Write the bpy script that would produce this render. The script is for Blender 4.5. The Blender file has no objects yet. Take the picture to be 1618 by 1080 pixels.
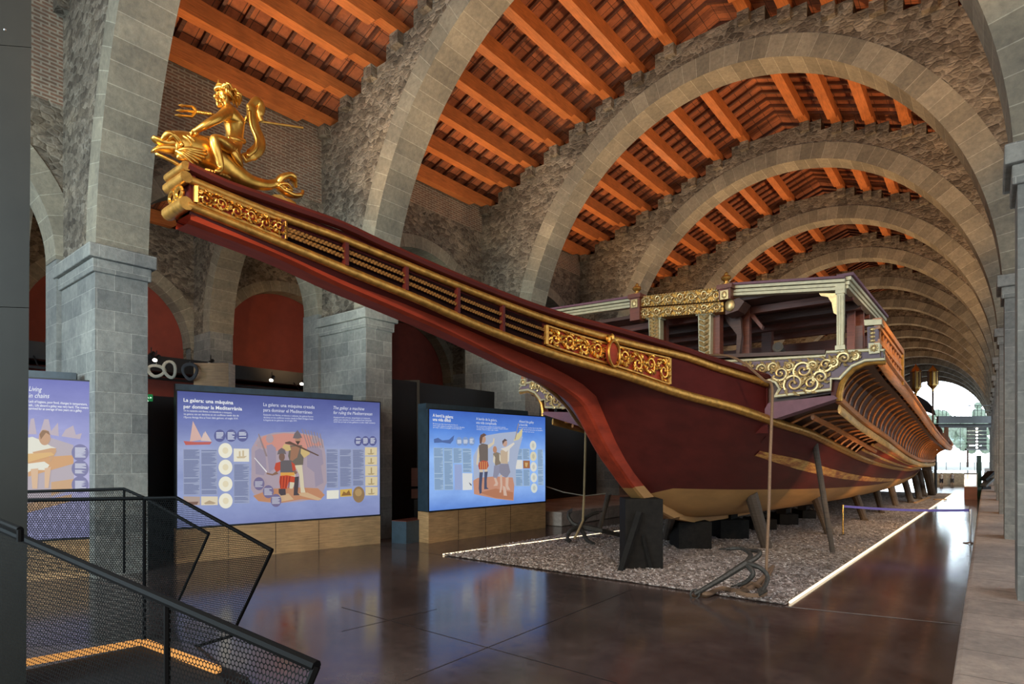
import bpy, bmesh, math, random
import numpy as np
from mathutils import Vector, Matrix
random.seed(7); np.random.seed(7)
SC = bpy.context.scene
COL = SC.collection
PI = math.pi
# ------------------------------------------------------------------ camera model (photo frame 1618 x 1080)
F, VX, VY, HC = 930.0, 1559.0, 718.0, 2.5
PSI = math.atan2(VX - 809, F); S, Cc = math.sin(PSI), math.cos(PSI)
def ray(x, y):
    u = (x - 809) / F
    return Vector((-S + u * Cc, Cc + u * S, (VY - y) / F))
def atX(x, y, X): r = ray(x, y); t = X / r.x; return Vector((X, r.y * t, HC + r.z * t))
def atY(x, y, Y): r = ray(x, y); t = Y / r.y; return Vector((r.x * t, Y, HC + r.z * t))
def atZ(x, y, Z=0.0): r = ray(x, y); t = (Z - HC) / r.z; return Vector((r.x * t, r.y * t, Z))
def atD(x, y, d): r = ray(x, y); return Vector((r.x * d, r.y * d, HC + r.z * d))

# ------------------------------------------------------------------ materials
MATS = {}
def nodes(name):
    m = bpy.data.materials.new(name); m.use_nodes = True
    nt = m.node_tree; b = nt.nodes['Principled BSDF']
    return m, nt, b
def N(nt, t, **kw):
    n = nt.nodes.new(t)
    for k, v in kw.items():
        if k in n.inputs.keys() if isinstance(k, str) else False: n.inputs[k].default_value = v
        else: setattr(n, k, v)
    return n
def L(nt, a, b): nt.links.new(a, b)
def rgba(c): return (c[0], c[1], c[2], 1.0)
def ramp(nt, fac, stops):
    r = nt.nodes.new('ShaderNodeValToRGB'); e = r.color_ramp.elements
    while len(e) < len(stops): e.new(0.5)
    for k, (p, c) in enumerate(stops): e[k].position = p; e[k].color = rgba(c)
    L(nt, fac, r.inputs[0]); return r.outputs[0]
def pos(nt, scale=(1, 1, 1)):
    g = nt.nodes.new('ShaderNodeNewGeometry'); mp = nt.nodes.new('ShaderNodeMapping')
    mp.inputs['Scale'].default_value = scale
    L(nt, g.outputs['Position'], mp.inputs['Vector']); return mp.outputs[0]
def noise(nt, vec, scale, detail=4, rough=0.6):
    n = nt.nodes.new('ShaderNodeTexNoise'); n.inputs['Scale'].default_value = scale
    n.inputs['Detail'].default_value = detail; n.inputs['Roughness'].default_value = rough
    if vec is not None: L(nt, vec, n.inputs['Vector'])
    return n.outputs['Fac']
def mixc(nt, fac, a, b, mode='MIX'):
    m = nt.nodes.new('ShaderNodeMix'); m.data_type = 'RGBA'; m.blend_type = mode
    for s, v in ((0, fac), (6, a), (7, b)):
        if isinstance(v, (int, float)): m.inputs[s].default_value = v
        elif isinstance(v, tuple): m.inputs[s].default_value = rgba(v)
        else: L(nt, v, m.inputs[s])
    return m.outputs[2]
def bump(nt, b, h, strength=0.4, dist=0.02):
    n = nt.nodes.new('ShaderNodeBump'); n.inputs['Strength'].default_value = strength
    n.inputs['Distance'].default_value = dist
    L(nt, h, n.inputs['Height']); L(nt, n.outputs[0], b.inputs['Normal'])
def mat(name, col, rough=0.5, metal=0.0, var=0.35, scale=6.0, stretch=(1, 1, 1), bmp=0.15, dark=None, spec=0.5):
    if name in MATS: return MATS[name]
    m, nt, b = nodes(name)
    v = pos(nt, stretch); f = noise(nt, v, scale, 6)
    d = dark or tuple(c * (1 - var) for c in col); h = tuple(min(1, c * (1 + var)) for c in col)
    L(nt, ramp(nt, f, [(0.25, d), (0.5, col), (0.78, h)]), b.inputs['Base Color'])
    b.inputs['Roughness'].default_value = rough; b.inputs['Metallic'].default_value = metal
    b.inputs['Specular IOR Level'].default_value = spec
    if bmp: bump(nt, b, f, bmp)
    MATS[name] = m; return m
def emis(name, col, st):
    if name in MATS: return MATS[name]
    m, nt, b = nodes(name)
    b.inputs['Base Color'].default_value = rgba(tuple(c * .12 for c in col)); b.inputs['Emission Color'].default_value = rgba(col)
    b.inputs['Emission Strength'].default_value = st; b.inputs['Roughness'].default_value = 0.7; b.inputs['Specular IOR Level'].default_value = .1
    MATS[name] = m; return m
def rubble_mat(name, c1, c2, c3, mortar, sc=5.2):
    m, nt, b = nodes(name); v = pos(nt, (1, 1, 1.5))
    w = nt.nodes.new('ShaderNodeTexNoise'); w.inputs['Scale'].default_value = 2.0; L(nt, v, w.inputs['Vector'])
    vv = nt.nodes.new('ShaderNodeVectorMath'); vv.operation = 'MULTIPLY_ADD'
    L(nt, w.outputs['Color'], vv.inputs[0]); vv.inputs[1].default_value = (.22, .22, .22); L(nt, v, vv.inputs[2])
    vo = nt.nodes.new('ShaderNodeTexVoronoi'); vo.inputs['Scale'].default_value = sc; L(nt, vv.outputs[0], vo.inputs['Vector'])
    ve = nt.nodes.new('ShaderNodeTexVoronoi'); ve.feature = 'DISTANCE_TO_EDGE'; ve.inputs['Scale'].default_value = sc; L(nt, vv.outputs[0], ve.inputs['Vector'])
    sx = nt.nodes.new('ShaderNodeSeparateColor'); L(nt, vo.outputs['Color'], sx.inputs[0])
    base = ramp(nt, sx.outputs[0], [(0.0, c1), (0.5, c2), (1.0, c3)])
    fine = noise(nt, v, 11, 10, .8)
    base = mixc(nt, .9, base, ramp(nt, fine, [(.32, (.3, .28, .26)), (.68, (1.5, 1.45, 1.38))]), 'MULTIPLY')
    big = noise(nt, v, .5, 4, .65)
    base = mixc(nt, .8, base, ramp(nt, big, [(.32, (.4, .38, .35)), (.5, (.9, .9, .88)), (.66, (1.45, 1.42, 1.3))]), 'MULTIPLY')
    edge = ramp(nt, ve.outputs['Distance'], [(0.0, (1, 1, 1)), (0.14, (0, 0, 0))])
    patch = ramp(nt, noise(nt, v, 1.3, 3), [(.45, (0, 0, 0)), (.7, (.55, .55, .55))])
    e2 = mixc(nt, 1.0, edge, patch, 'MULTIPLY')
    base = mixc(nt, e2, base, mortar)
    L(nt, base, b.inputs['Base Color']); b.inputs['Roughness'].default_value = .9
    mh = nt.nodes.new('ShaderNodeMath'); mh.operation = 'ADD'; L(nt, ramp(nt, ve.outputs['Distance'], [(0, (0, 0, 0)), (.2, (1, 1, 1))]), mh.inputs[0]); L(nt, fine, mh.inputs[1])
    bump(nt, b, mh.outputs[0], .7, .025)
    MATS[name] = m; return m
def brick_mat(name, c1, c2, mortar, bw, bh, msz=.012, offset=.5, bmp=.5, var=True, rough=.88):
    m, nt, b = nodes(name)
    tc = nt.nodes.new('ShaderNodeTexCoord')
    br = nt.nodes.new('ShaderNodeTexBrick'); br.offset = offset
    L(nt, tc.outputs['UV'], br.inputs['Vector'])
    br.inputs['Color1'].default_value = rgba(c1); br.inputs['Color2'].default_value = rgba(c2); br.inputs['Mortar'].default_value = rgba(mortar)
    br.inputs['Scale'].default_value = 1.0; br.inputs['Brick Width'].default_value = bw; br.inputs['Row Height'].default_value = bh
    br.inputs['Mortar Size'].default_value = msz; br.inputs['Mortar Smooth'].default_value = .3; br.inputs['Bias'].default_value = 0
    v = pos(nt); fine = noise(nt, v, 9, 8, .7); big = noise(nt, v, .9, 5, .6)
    base = br.outputs['Color']
    if var:
        base = mixc(nt, .6, base, ramp(nt, fine, [(.3, (.55, .55, .55)), (.7, (1.3, 1.28, 1.22))]), 'MULTIPLY')
        base = mixc(nt, .7, base, ramp(nt, big, [(.3, (.6, .6, .62)), (.7, (1.3, 1.27, 1.2))]), 'MULTIPLY')
    L(nt, base, b.inputs['Base Color']); b.inputs['Roughness'].default_value = rough
    mh = nt.nodes.new('ShaderNodeMath'); mh.operation = 'MULTIPLY_ADD'; L(nt, br.outputs['Fac'], mh.inputs[0]); mh.inputs[1].default_value = -.8; L(nt, fine, mh.inputs[2])
    bump(nt, b, mh.outputs[0], bmp, .03)
    MATS[name] = m; return m
def wood_mat(name, col, rough=.5, bw=None, var=.4):
    m, nt, b = nodes(name); tc = nt.nodes.new('ShaderNodeTexCoord')
    mp = nt.nodes.new('ShaderNodeMapping'); L(nt, tc.outputs['UV'], mp.inputs[0]); mp.inputs['Scale'].default_value = (1.2, 14, 1)
    f = noise(nt, mp.outputs[0], 2.0, 8, .6)
    d = tuple(c * (1 - var) for c in col); h = tuple(c * (1 + var) for c in col)
    base = ramp(nt, f, [(.25, d), (.5, col), (.75, h)])
    base = mixc(nt, .6, base, ramp(nt, noise(nt, pos(nt), 1.4, 5), [(.3, (.65, .65, .65)), (.7, (1.25, 1.25, 1.25))]), 'MULTIPLY')
    L(nt, base, b.inputs['Base Color']); b.inputs['Roughness'].default_value = rough; bump(nt, b, f, .2)
    MATS[name] = m; return m
def perforated(name, pitch, hole, col):
    m, nt, b = nodes(name)
    b.inputs['Base Color'].default_value = rgba(col); b.inputs['Roughness'].default_value = .7; b.inputs['Specular IOR Level'].default_value = .1
    tc = nt.nodes.new('ShaderNodeTexCoord'); sp = nt.nodes.new('ShaderNodeSeparateXYZ'); L(nt, tc.outputs['UV'], sp.inputs[0])
    def mth(op, a, bb=None):
        n = nt.nodes.new('ShaderNodeMath'); n.operation = op
        for i, q in enumerate((a, bb)):
            if q is None: continue
            if isinstance(q, (int, float)): n.inputs[i].default_value = q
            else: L(nt, q, n.inputs[i])
        return n.outputs[0]
    def lattice(ox, oy):
        x = mth('DIVIDE', mth('ADD', sp.outputs[0], ox), pitch); y = mth('DIVIDE', mth('ADD', sp.outputs[1], oy), pitch * 1.732)
        fx = mth('MULTIPLY', mth('SUBTRACT', mth('FRACT', x), .5), 1.0); fy = mth('MULTIPLY', mth('SUBTRACT', mth('FRACT', y), .5), 1.732)
        return mth('SQRT', mth('ADD', mth('MULTIPLY', fx, fx), mth('MULTIPLY', fy, fy)))
    d = mth('MINIMUM', lattice(50, 50), lattice(50 + pitch / 2, 50 + pitch * .866))
    isolid = mth('GREATER_THAN', d, hole)
    tr = nt.nodes.new('ShaderNodeBsdfTransparent'); mx = nt.nodes.new('ShaderNodeMixShader')
    L(nt, isolid, mx.inputs[0]); L(nt, tr.outputs[0], mx.inputs[1]); L(nt, b.outputs[0], mx.inputs[2])
    L(nt, mx.outputs[0], nt.nodes['Material Output'].inputs['Surface'])
    MATS[name] = m; return m

RUB = rubble_mat('rubble_stone', (.085, .066, .048), (.16, .13, .098), (.25, .21, .165), (.34, .30, .235))
ASH = brick_mat('ashlar_stone', (.25, .245, .225), (.17, .17, .16), (.33, .32, .29), .62, .42, .008)
VOU = brick_mat('voussoir_stone', (.27, .235, .175), (.18, .155, .115), (.36, .325, .25), .42, 9.0, .010, offset=0)
BRK = brick_mat('old_brick', (.21, .11, .07), (.15, .09, .06), (.30, .25, .19), .30, .085, .022)
TILE = brick_mat('terracotta_tile', (.42, .13, .05), (.33, .10, .04), (.10, .035, .015), .32, .40, .012, offset=0, bmp=.3)
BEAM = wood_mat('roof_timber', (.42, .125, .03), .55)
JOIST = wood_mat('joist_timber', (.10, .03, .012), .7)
CURB = brick_mat('curb_stone', (.44, .35, .30), (.36, .29, .245), (.17, .14, .115), .9, 9.0, .010)
MAROON = mat('maroon_paint', (.08, .012, .009), .5, 0, .3, 3, (1, .3, 1), .05, spec=.25)
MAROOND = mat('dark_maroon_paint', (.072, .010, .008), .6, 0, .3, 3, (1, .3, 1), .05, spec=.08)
RED = mat('worn_red_paint', (.27, .036, .016), .5, 0, .4, 5, (1, .25, 1), .15, spec=.15)
GOLDK = mat('dark_gilding', (.26, .12, .03), .45, .6, .5, 20, (1, 1, 1), .2)
GOLD = mat('gilding', (.78, .42, .085), .28, .95, .3, 9, (1, 1, 1), .12)
GOLDD = mat('aged_gilding', (.52, .27, .06), .38, .8, .45, 12, (1, 1, 1), .2)
GOLDP = mat('pale_gilding', (.58, .44, .21), .38, .6, .3, 14, (1, 1, 1), .15)
CREAM = mat('cream_gilding', (.50, .46, .30), .45, .25, .2, 10, (1, 1, 1), .1)
OCHRE = mat('ochre_hull_paint', (.38, .20, .065), .5, 0, .25, 2.2, (1, .2, 1.5), .06)
WALE = mat('worn_gold_plank', (.55, .30, .08), .45, .2, .5, 9, (1, .35, 1), .25)
def worn_mat():
    m, nt, b = nodes('worn_gilded_red'); f = noise(nt, pos(nt, (2, .5, 3)), 3.5, 8, .7)
    L(nt, ramp(nt, f, [(.38, (.20, .035, .015)), (.48, (.42, .17, .035)), (.6, (.62, .36, .09)), (.72, (.72, .48, .16))]), b.inputs['Base Color']); b.inputs['Roughness'].default_value = .4; bump(nt, b, f, .3); return m
WORN = worn_mat()
ORANGE = wood_mat('varnished_orange_timber', (.50, .17, .04), .35)
BROWN = wood_mat('dark_brown_timber', (.075, .03, .018), .5)
REDWOOD = wood_mat('reddish_timber', (.16, .045, .025), .45)
PURPLE = mat('mauve_paint', (.17, .075, .105), .6, 0, .2, 6)
GREYP = mat('grey_mauve_paint', (.17, .125, .165), .55, 0, .2, 6)
BLACK = mat('black_metal', (.012, .012, .013), .45, .3, .3, 5, bmp=0)
BLACKW = mat('black_speckled_panel', (.006, .006, .007), .5, 0, .5, 60, bmp=0)
STEEL = mat('bronzed_steel_sheet', (.0125, .0105, .0075), .6, 0, .3, 1.2, bmp=.02, spec=.12)
REDW = mat('deep_red_wall', (.21, .035, .02), .75, 0, .15, 2, bmp=.02)
OAK = wood_mat('pale_oak', (.42, .235, .10), .5)
ROPE = mat('hemp_rope', (.17, .10, .055), .85, 0, .4, 60)
IRON = mat('rusty_iron', (.055, .05, .042), .6, .5, .5, 25)
TAR = mat('tarred_timber', (.010, .0085, .007), .75, 0, .5, 8, spec=.2)
POST = wood_mat('weathered_timber', (.085, .062, .045), .75)
CHROME = mat('satin_steel', (.55, .55, .56), .25, 1, .05, 10, bmp=0)
BRASS = mat('brass', (.65, .42, .14), .25, 1, .1, 10, bmp=0)
BLUEB = mat('blue_belt', (.10, .09, .45), .6, 0, .1, 20)
LED = emis('warm_light_strip', (1.0, .82, .55), 2.2)
GREY = mat('grey_metal', (.20, .22, .23), .5, .3, .1, 5, bmp=0)

# ------------------------------------------------------------------ mesh builder
class MB:
    def __init__(s): s.v = []; s.f = []; s.uv = {}; s.mi = []
    def add(s, vs, fs):
        o = len(s.v); s.v += [tuple(q) for q in vs]; s.f += [tuple(i + o for i in f) for f in fs]
    def quad(s, a, b, c, d, uv=None):
        o = len(s.v); s.v += [tuple(a), tuple(b), tuple(c), tuple(d)]; s.f.append((o, o + 1, o + 2, o + 3))
        if uv: s.uv[len(s.f) - 1] = uv
    def box(s, lo, hi, M=None):
        x0, y0, z0 = lo; x1, y1, z1 = hi
        vs = [Vector(q) for q in ((x0, y0, z0), (x1, y0, z0), (x1, y1, z0), (x0, y1, z0), (x0, y0, z1), (x1, y0, z1), (x1, y1, z1), (x0, y1, z1))]
        if M: vs = [M @ q for q in vs]
        s.add(vs, [(0, 3, 2, 1), (4, 5, 6, 7), (0, 1, 5, 4), (1, 2, 6, 5), (2, 3, 7, 6), (3, 0, 4, 7)])
    def prism(s, poly, off):
        off = Vector(off); n = len(poly); a = [Vector(p) for p in poly]
        s.add(a + [p + off for p in a], [tuple(range(n))[::-1], tuple(range(n, 2 * n))] + [(i, (i + 1) % n, n + (i + 1) % n, n + i) for i in range(n)])
    def beam(s, a, b, w, h, up=(0, 0, 1)):
        a, b = Vector(a), Vector(b); d = (b - a).normalized(); up = Vector(up)
        x = d.cross(up).normalized(); z = x.cross(d).normalized()
        c = [x * (i * w / 2) + z * (j * h / 2) for i, j in ((-1, -1), (1, -1), (1, 1), (-1, 1))]
        s.add([a + q for q in c] + [b + q for q in c], [(0, 1, 2, 3), (7, 6, 5, 4), (0, 4, 5, 1), (1, 5, 6, 2), (2, 6, 7, 3), (3, 7, 4, 0)])
    def tube(s, pts, r, n=8, flat=None, closed=False):
        pts = [Vector(p) for p in pts]; m = len(pts)
        if m < 2: return
        rs = r if isinstance(r, (list, tuple)) else [r] * m
        o = len(s.v); prev = None
        for i, p in enumerate(pts):
            t = (pts[min(i + 1, m - 1)] - pts[max(i - 1, 0)])
            if t.length < 1e-9: t = Vector((0, 0, 1))
            t.normalize()
            if prev is None:
                ax = Vector(flat) if flat else (Vector((0, 0, 1)) if abs(t.z) < .9 else Vector((1, 0, 0)))
            else: ax = prev
            x = ax - t * ax.dot(t)
            if x.length < 1e-6: x = t.orthogonal()
            x.normalize(); prev = x; y = t.cross(x)
            ra, rb = (rs[i], rs[i]) if not isinstance(rs[i], tuple) else rs[i]
            for k in range(n):
                a = 2 * PI * k / n; s.v.append(tuple(p + x * (ra * math.cos(a)) + y * (rb * math.sin(a))))
        for i in range(m - 1):
            for k in range(n):
                k2 = (k + 1) % n; s.f.append((o + i * n + k, o + i * n + k2, o + (i + 1) * n + k2, o + (i + 1) * n + k))
        s.f.append(tuple(o + k for k in range(n))[::-1]); s.f.append(tuple(o + (m - 1) * n + k for k in range(n)))
    def lathe(s, prof, c, n=16, axis=None):
        c = Vector(c); s.tube([c + Vector((0, 0, z)) for _, z in prof], [max(r, 1e-4) for r, _ in prof], n)
    def ell(s, c, r, n=12, m=8, M=None):
        c = Vector(c); r = (r, r, r) if isinstance(r, (int, float)) else r
        vs = []; fs = []
        for i in range(m + 1):
            th = PI * i / m
            for k in range(n):
                ph = 2 * PI * k / n; q = Vector((r[0] * math.sin(th) * math.cos(ph), r[1] * math.sin(th) * math.sin(ph), r[2] * math.cos(th)))
                vs.append(c + (M @ q if M else q))
        for i in range(m):
            for k in range(n): fs.append((i * n + k, i * n + (k + 1) % n, (i + 1) * n + (k + 1) % n, (i + 1) * n + k))
        s.add(vs, fs)
    def grid(s, rows):
        n = len(rows[0]); o = len(s.v)
        for r in rows: s.v += [tuple(p) for p in r]
        for i in range(len(rows) - 1):
            for k in range(n - 1): s.f.append((o + i * n + k, o + i * n + k + 1, o + (i + 1) * n + k + 1, o + (i + 1) * n + k))
    def build(s, name, m, parent=None, smooth=False, weld=False, bevel=0):
        me = bpy.data.meshes.new(name); me.from_pydata(s.v, [], s.f)
        me.update()
        uvl = me.uv_layers.new(name='UVMap'); co = np.array(s.v, dtype=float)
        data = np.zeros((len(me.loops), 2))
        for p in me.polygons:
            if p.index in s.uv:
                for k, li in enumerate(p.loop_indices): data[li] = s.uv[p.index][k]
            else:
                n = p.normal; ax = max(range(3), key=lambda i: abs(n[i]))
                for li in p.loop_indices:
                    v = s.v[me.loops[li].vertex_index]
                    data[li] = (v[1], v[2]) if ax == 0 else ((v[0], v[2]) if ax == 1 else (v[1], v[0] + 4))
        uvl.data.foreach_set('uv', data.ravel())
        if m: me.materials.append(m)
        o = bpy.data.objects.new(name, me); COL.objects.link(o)
        bm = bmesh.new(); bm.from_mesh(me)
        if weld: bmesh.ops.remove_doubles(bm, verts=bm.verts, dist=weld if weld is not True else 1e-4)
        bmesh.ops.recalc_face_normals(bm, faces=bm.faces)
        bm.to_mesh(me); bm.free()
        if smooth:
            for p in me.polygons: p.use_smooth = True
            if smooth != 'all':
                try: me.set_sharp_from_angle(angle=math.radians(38))
                except Exception: pass
        if bevel:
            bv = o.modifiers.new('Bevel', 'BEVEL'); bv.width = bevel; bv.segments = 2; bv.limit_method = 'ANGLE'
        if parent:
            o.parent = parent
            o.matrix_parent_inverse = Matrix.Translation(-parent.location) if parent.type == 'EMPTY' and not parent.parent else Matrix()
        return o
def thing(name, label, cat, loc=(0, 0, 0), group=None, kind=None):
    o = bpy.data.objects.new(name, None); COL.objects.link(o); o.location = loc; o.empty_display_size = .3
    return tag(o, label, cat, group, kind)
def tag(o, label=None, cat=None, group=None, kind=None):
    if label: o['label'] = label
    if cat: o['category'] = cat
    if group: o['group'] = group
    if kind: o['kind'] = kind
    return o
def struct(o, label=None):
    o['kind'] = 'structure'
    if label: o['label'] = label
    return o
def dup(o, loc=None, parent=None):
    c = o.copy(); COL.objects.link(c)
    if parent: c.parent = parent
    for ch in o.children: dup(ch, None, c)
    if loc is not None: c.location = loc
    return c
def pchip(xs, ys):
    xs, ys = np.array(xs, float), np.array(ys, float)
    o = np.argsort(xs); xs, ys = xs[o], ys[o]
    h = np.diff(xs); d = np.diff(ys) / h; m = np.zeros(len(xs)); m[0], m[-1] = d[0], d[-1]
    for i in range(1, len(xs) - 1):
        m[i] = 0 if d[i - 1] * d[i] <= 0 else 2 * d[i - 1] * d[i] / (d[i - 1] + d[i])
    def f(x):
        if x <= xs[0]: return ys[0] + m[0] * (x - xs[0])
        if x >= xs[-1]: return ys[-1] + m[-1] * (x - xs[-1])
        i = int(np.searchsorted(xs, x) - 1); t = (x - xs[i]) / h[i]
        return ((1 + 2 * t) * (1 - t) ** 2 * ys[i] + t * (1 - t) ** 2 * h[i] * m[i] + t * t * (3 - 2 * t) * ys[i + 1] + t * t * (t - 1) * h[i] * m[i + 1])
    return f
def cr(pts, n=8):   # smooth curve through points
    p = [Vector(q) for q in pts]; out = []
    for i in range(len(p) - 1):
        a, b, c, d = p[max(i - 1, 0)], p[i], p[i + 1], p[min(i + 2, len(p) - 1)]
        for k in range(n):
            t = k / n; out.append(.5 * ((2 * b) + (c - a) * t + (2 * a - 5 * b + 4 * c - d) * t * t + (3 * b - a - 3 * c + d) * t ** 3))
    return out + [p[-1]]
def lerp(a, b, t): return a + (b - a) * t
# ------------------------------------------------------------------ camera
cam = bpy.data.cameras.new('camera'); co = bpy.data.objects.new('camera', cam); COL.objects.link(co)
co.location = (0, 0, HC); co.rotation_euler = (PI / 2, 0, PSI)
cam.sensor_fit = 'HORIZONTAL'; cam.sensor_width = 36; cam.lens = F / 1618 * 36; cam.shift_y = (VY - 540) / 1618
cam.clip_start = .05; cam.clip_end = 600
SC.camera = co
# ------------------------------------------------------------------ the building
XL, XR = -14.03, .33            # faces of the two pier rows of the great nave
XC0, HWN = (XL + XR) / 2, (XR - XL) / 2
ZS, RISE = 6.24, 8.25           # springing and rise of the diaphragm arches
PD = .9                         # thickness of an arch
YK = [-3.4, 4.0] + [10.67 + 7.57 * k for k in range(15)]
RIDGE, EAVE, SL = 16.35, 12.70, .39
XWL, XWR = -16.5, 2.8         # outer walls above the pier rows
purl = [-16.0 + 1.14 * i for i in range(8)]
purls = [(x, EAVE - .1 + SL * (x + 16.2)) for x in purl] 
purls = purls + [(2 * XC0 - x, z) for x, z in purls[::-1]]
def soff(x): 
    q = 1 - ((x - XC0) / HWN) ** 2
    return ZS + RISE * math.sqrt(max(q, 0)) if abs(x - XC0) <= HWN else 6.7
def arch_wall(parent=None):
    m = MB()
    br = set([XWL, XL - .001, XR + .001, XWR, XC0])
    tops = []
    for i, (x, z) in enumerate(purls):
        lo = XWL if i == 0 else (purls[i - 1][0] + x) / 2 ; hi = XWR if i == len(purls) - 1 else (x + purls[i + 1][0]) / 2
        tops.append((lo, hi, z)); br.add(lo); br.add(hi)
    for k in range(97): br.add(XC0 - HWN * math.cos(PI * k / 96))
    xs = sorted(br)
    def top(x):
        for lo, hi, z in tops:
            if lo <= x <= hi: return z
        return EAVE
    for a, b in zip(xs[:-1], xs[1:]):
        if b - a < 1e-4: continue
        za, zb = max(soff(a), 6.7), max(soff(b), 6.7); zt = top((a + b) / 2)
        m.quad((a, 0, za), (b, 0, zb), (b, 0, zt), (a, 0, zt)); m.quad((a, PD, zt), (b, PD, zt), (b, PD, zb), (a, PD, za))
        m.quad((a, 0, zt), (b, 0, zt), (b, PD, zt), (a, PD, zt))
    for i in range(len(tops) - 1):
        x = tops[i][1]; z0, z1 = tops[i][2], tops[i + 1][2]
        m.quad((x, 0, z0), (x, PD, z0), (x, PD, z1), (x, 0, z1))
    for x, z in purls:
        m.box((x - .17, -.22, z - .34), (x + .17, .0, z - .003)); m.box((x - .17, PD, z - .34), (x + .17, PD + .22, z - .003))
    return m
def arch_ring(th=.62, proud=.03):
    m = MB(); n = 120; pts = []
    for k in range(n + 1):
        t = PI * k / n; x, z = XC0 - HWN * math.cos(t), ZS + RISE * math.sin(t)
        if z < 6.6: continue
        nx, nz = -math.cos(t) / HWN, math.sin(t) / RISE; l = math.hypot(nx, nz)
        pts.append((x - nx / l * .03, z - nz / l * .03, nx / l, nz / l))
    s = 0
    rnd = random.Random(3)
    for a, b in zip(pts[:-1], pts[1:]):
        ds = math.hypot(b[0] - a[0], b[1] - a[1]); s1 = s + ds
        oa, ob = (a[0] + a[2] * th, a[1] + a[3] * th), (b[0] + b[2] * th, b[1] + b[3] * th)
        for y, sg in ((-proud, 1), (PD + proud, -1)):
            m.quad((a[0], y, a[1]), (b[0], y, b[1]), (ob[0], y, ob[1]), (oa[0], y, oa[1]), [(s, 0.1), (s1, 0.1), (s1, .1 + th), (s, .1 + th)])
        m.quad((a[0], -proud, a[1]), (b[0], -proud, b[1]), (b[0], PD + proud, b[1]), (a[0], PD + proud, a[1]), [(s + .2, 1), (s1 + .2, 1), (s1 + .2, 2), (s + .2, 2)])
        for y0, y1 in ((-proud, 0.01), (PD - .01, PD + proud)):
            m.quad((oa[0], y0, oa[1]), (ob[0], y0, ob[1]), (ob[0], y1, ob[1]), (oa[0], y1, oa[1]))
        s = s1
    return m
def pier_mb(x0, x1, z1=6.75):
    m = MB(); m.box((x0, -.03, 0), (x1, PD + .03, z1 - .55)); return m
def capital_mb(x0, x1, z1=6.75):
    m = MB(); m.box((x0 - .06, -.09, z1 - .55), (x1 + .06, PD + .09, z1 - .28)); m.box((x0 - .14, -.17, z1 - .28), (x1 + .14, PD + .17, z1)); return m
def back_pier(x0, x1, z1=12.4):
    m = MB(); m.box((x0, -.125, 0), (x1, PD + .125, 6.92)); return m
def build_arch():
    w = arch_wall().build('stone_arch', RUB); struct(w, 'round stone diaphragm arch spanning the nave on two piers')
    arch_ring().build('voussoir_ring', VOU, w)
    for (a, b) in ((-16.3, XL), (XR, 2.6)):
        p = pier_mb(a, b).build('pier', ASH, w); capital_mb(a, b).build('capital', ASH, p, bevel=.02)
    for (a, b) in ((-17.15, -16.31), (2.61, 3.45)): back_pier(a, b).build('back_pier', ASH, w)
    return w
arches = []
proto = build_arch()
for k, y in enumerate(YK):
    o = proto if k == 0 else dup(proto)
    o.location = (0, y, 0); arches.append(o)
# ceilings: tiles, joists, purlins for every bay
def ceiling_mb(y0, y1, pts):
    m = MB()
    for (xa, za), (xb, zb) in zip(pts[:-1], pts[1:]):
        m.quad((xa, y0, za), (xb, y0, zb), (xb, y1, zb), (xa, y1, za))
    return m
def beam_mb(x, z, y0, y1, w=.30):
    m = MB(); h = .30
    m.box((x - w / 2, y0 + .3, z), (x + w / 2, y1 + .6, z + h))
    a, b = y0 + PD + .75, y1 - .95
    m.prism([(x - w / 2, a, z - .17), (x - w / 2, b, z - .17), (x - w / 2, b + .18, z + .0), (x - w / 2, a - .18, z + .0)], (w, 0, 0))
    return m
def joist_mb(y0, y1, pts, sp=.58, off=.0):
    m = MB(); n = int((y1 - y0 - PD) / sp)
    for i in range(n + 1):
        y = y0 + PD + .25 + i * sp
        if y > y1: break
        for (xa, za), (xb, zb) in zip(pts[:-1], pts[1:]):
            m.prism([(xa, y - .045, za - .012), (xb, y - .045, zb - .012), (xb, y - .045, zb - .11), (xa, y - .045, za - .11)], (0, .09, 0))
    return m
roofpts = [(XWL - .2, EAVE + .42 - SL * .2), (XC0, RIDGE + .38), (XWR + .2, EAVE + .42 - SL * .2)]
for k in range(len(YK) - 1):
    y0, y1 = YK[k], YK[k + 1]
    c = ceiling_mb(y0, y1, roofpts).build('ceiling', TILE); struct(c, 'timber and terracotta tile roof of one nave bay')
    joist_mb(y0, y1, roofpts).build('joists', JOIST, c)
    for i, (x, z) in enumerate(purls):
        if k > 8 and i > 10: continue
        beam_mb(x, z, y0, y1).build('roof_beam', BEAM, c)
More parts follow.
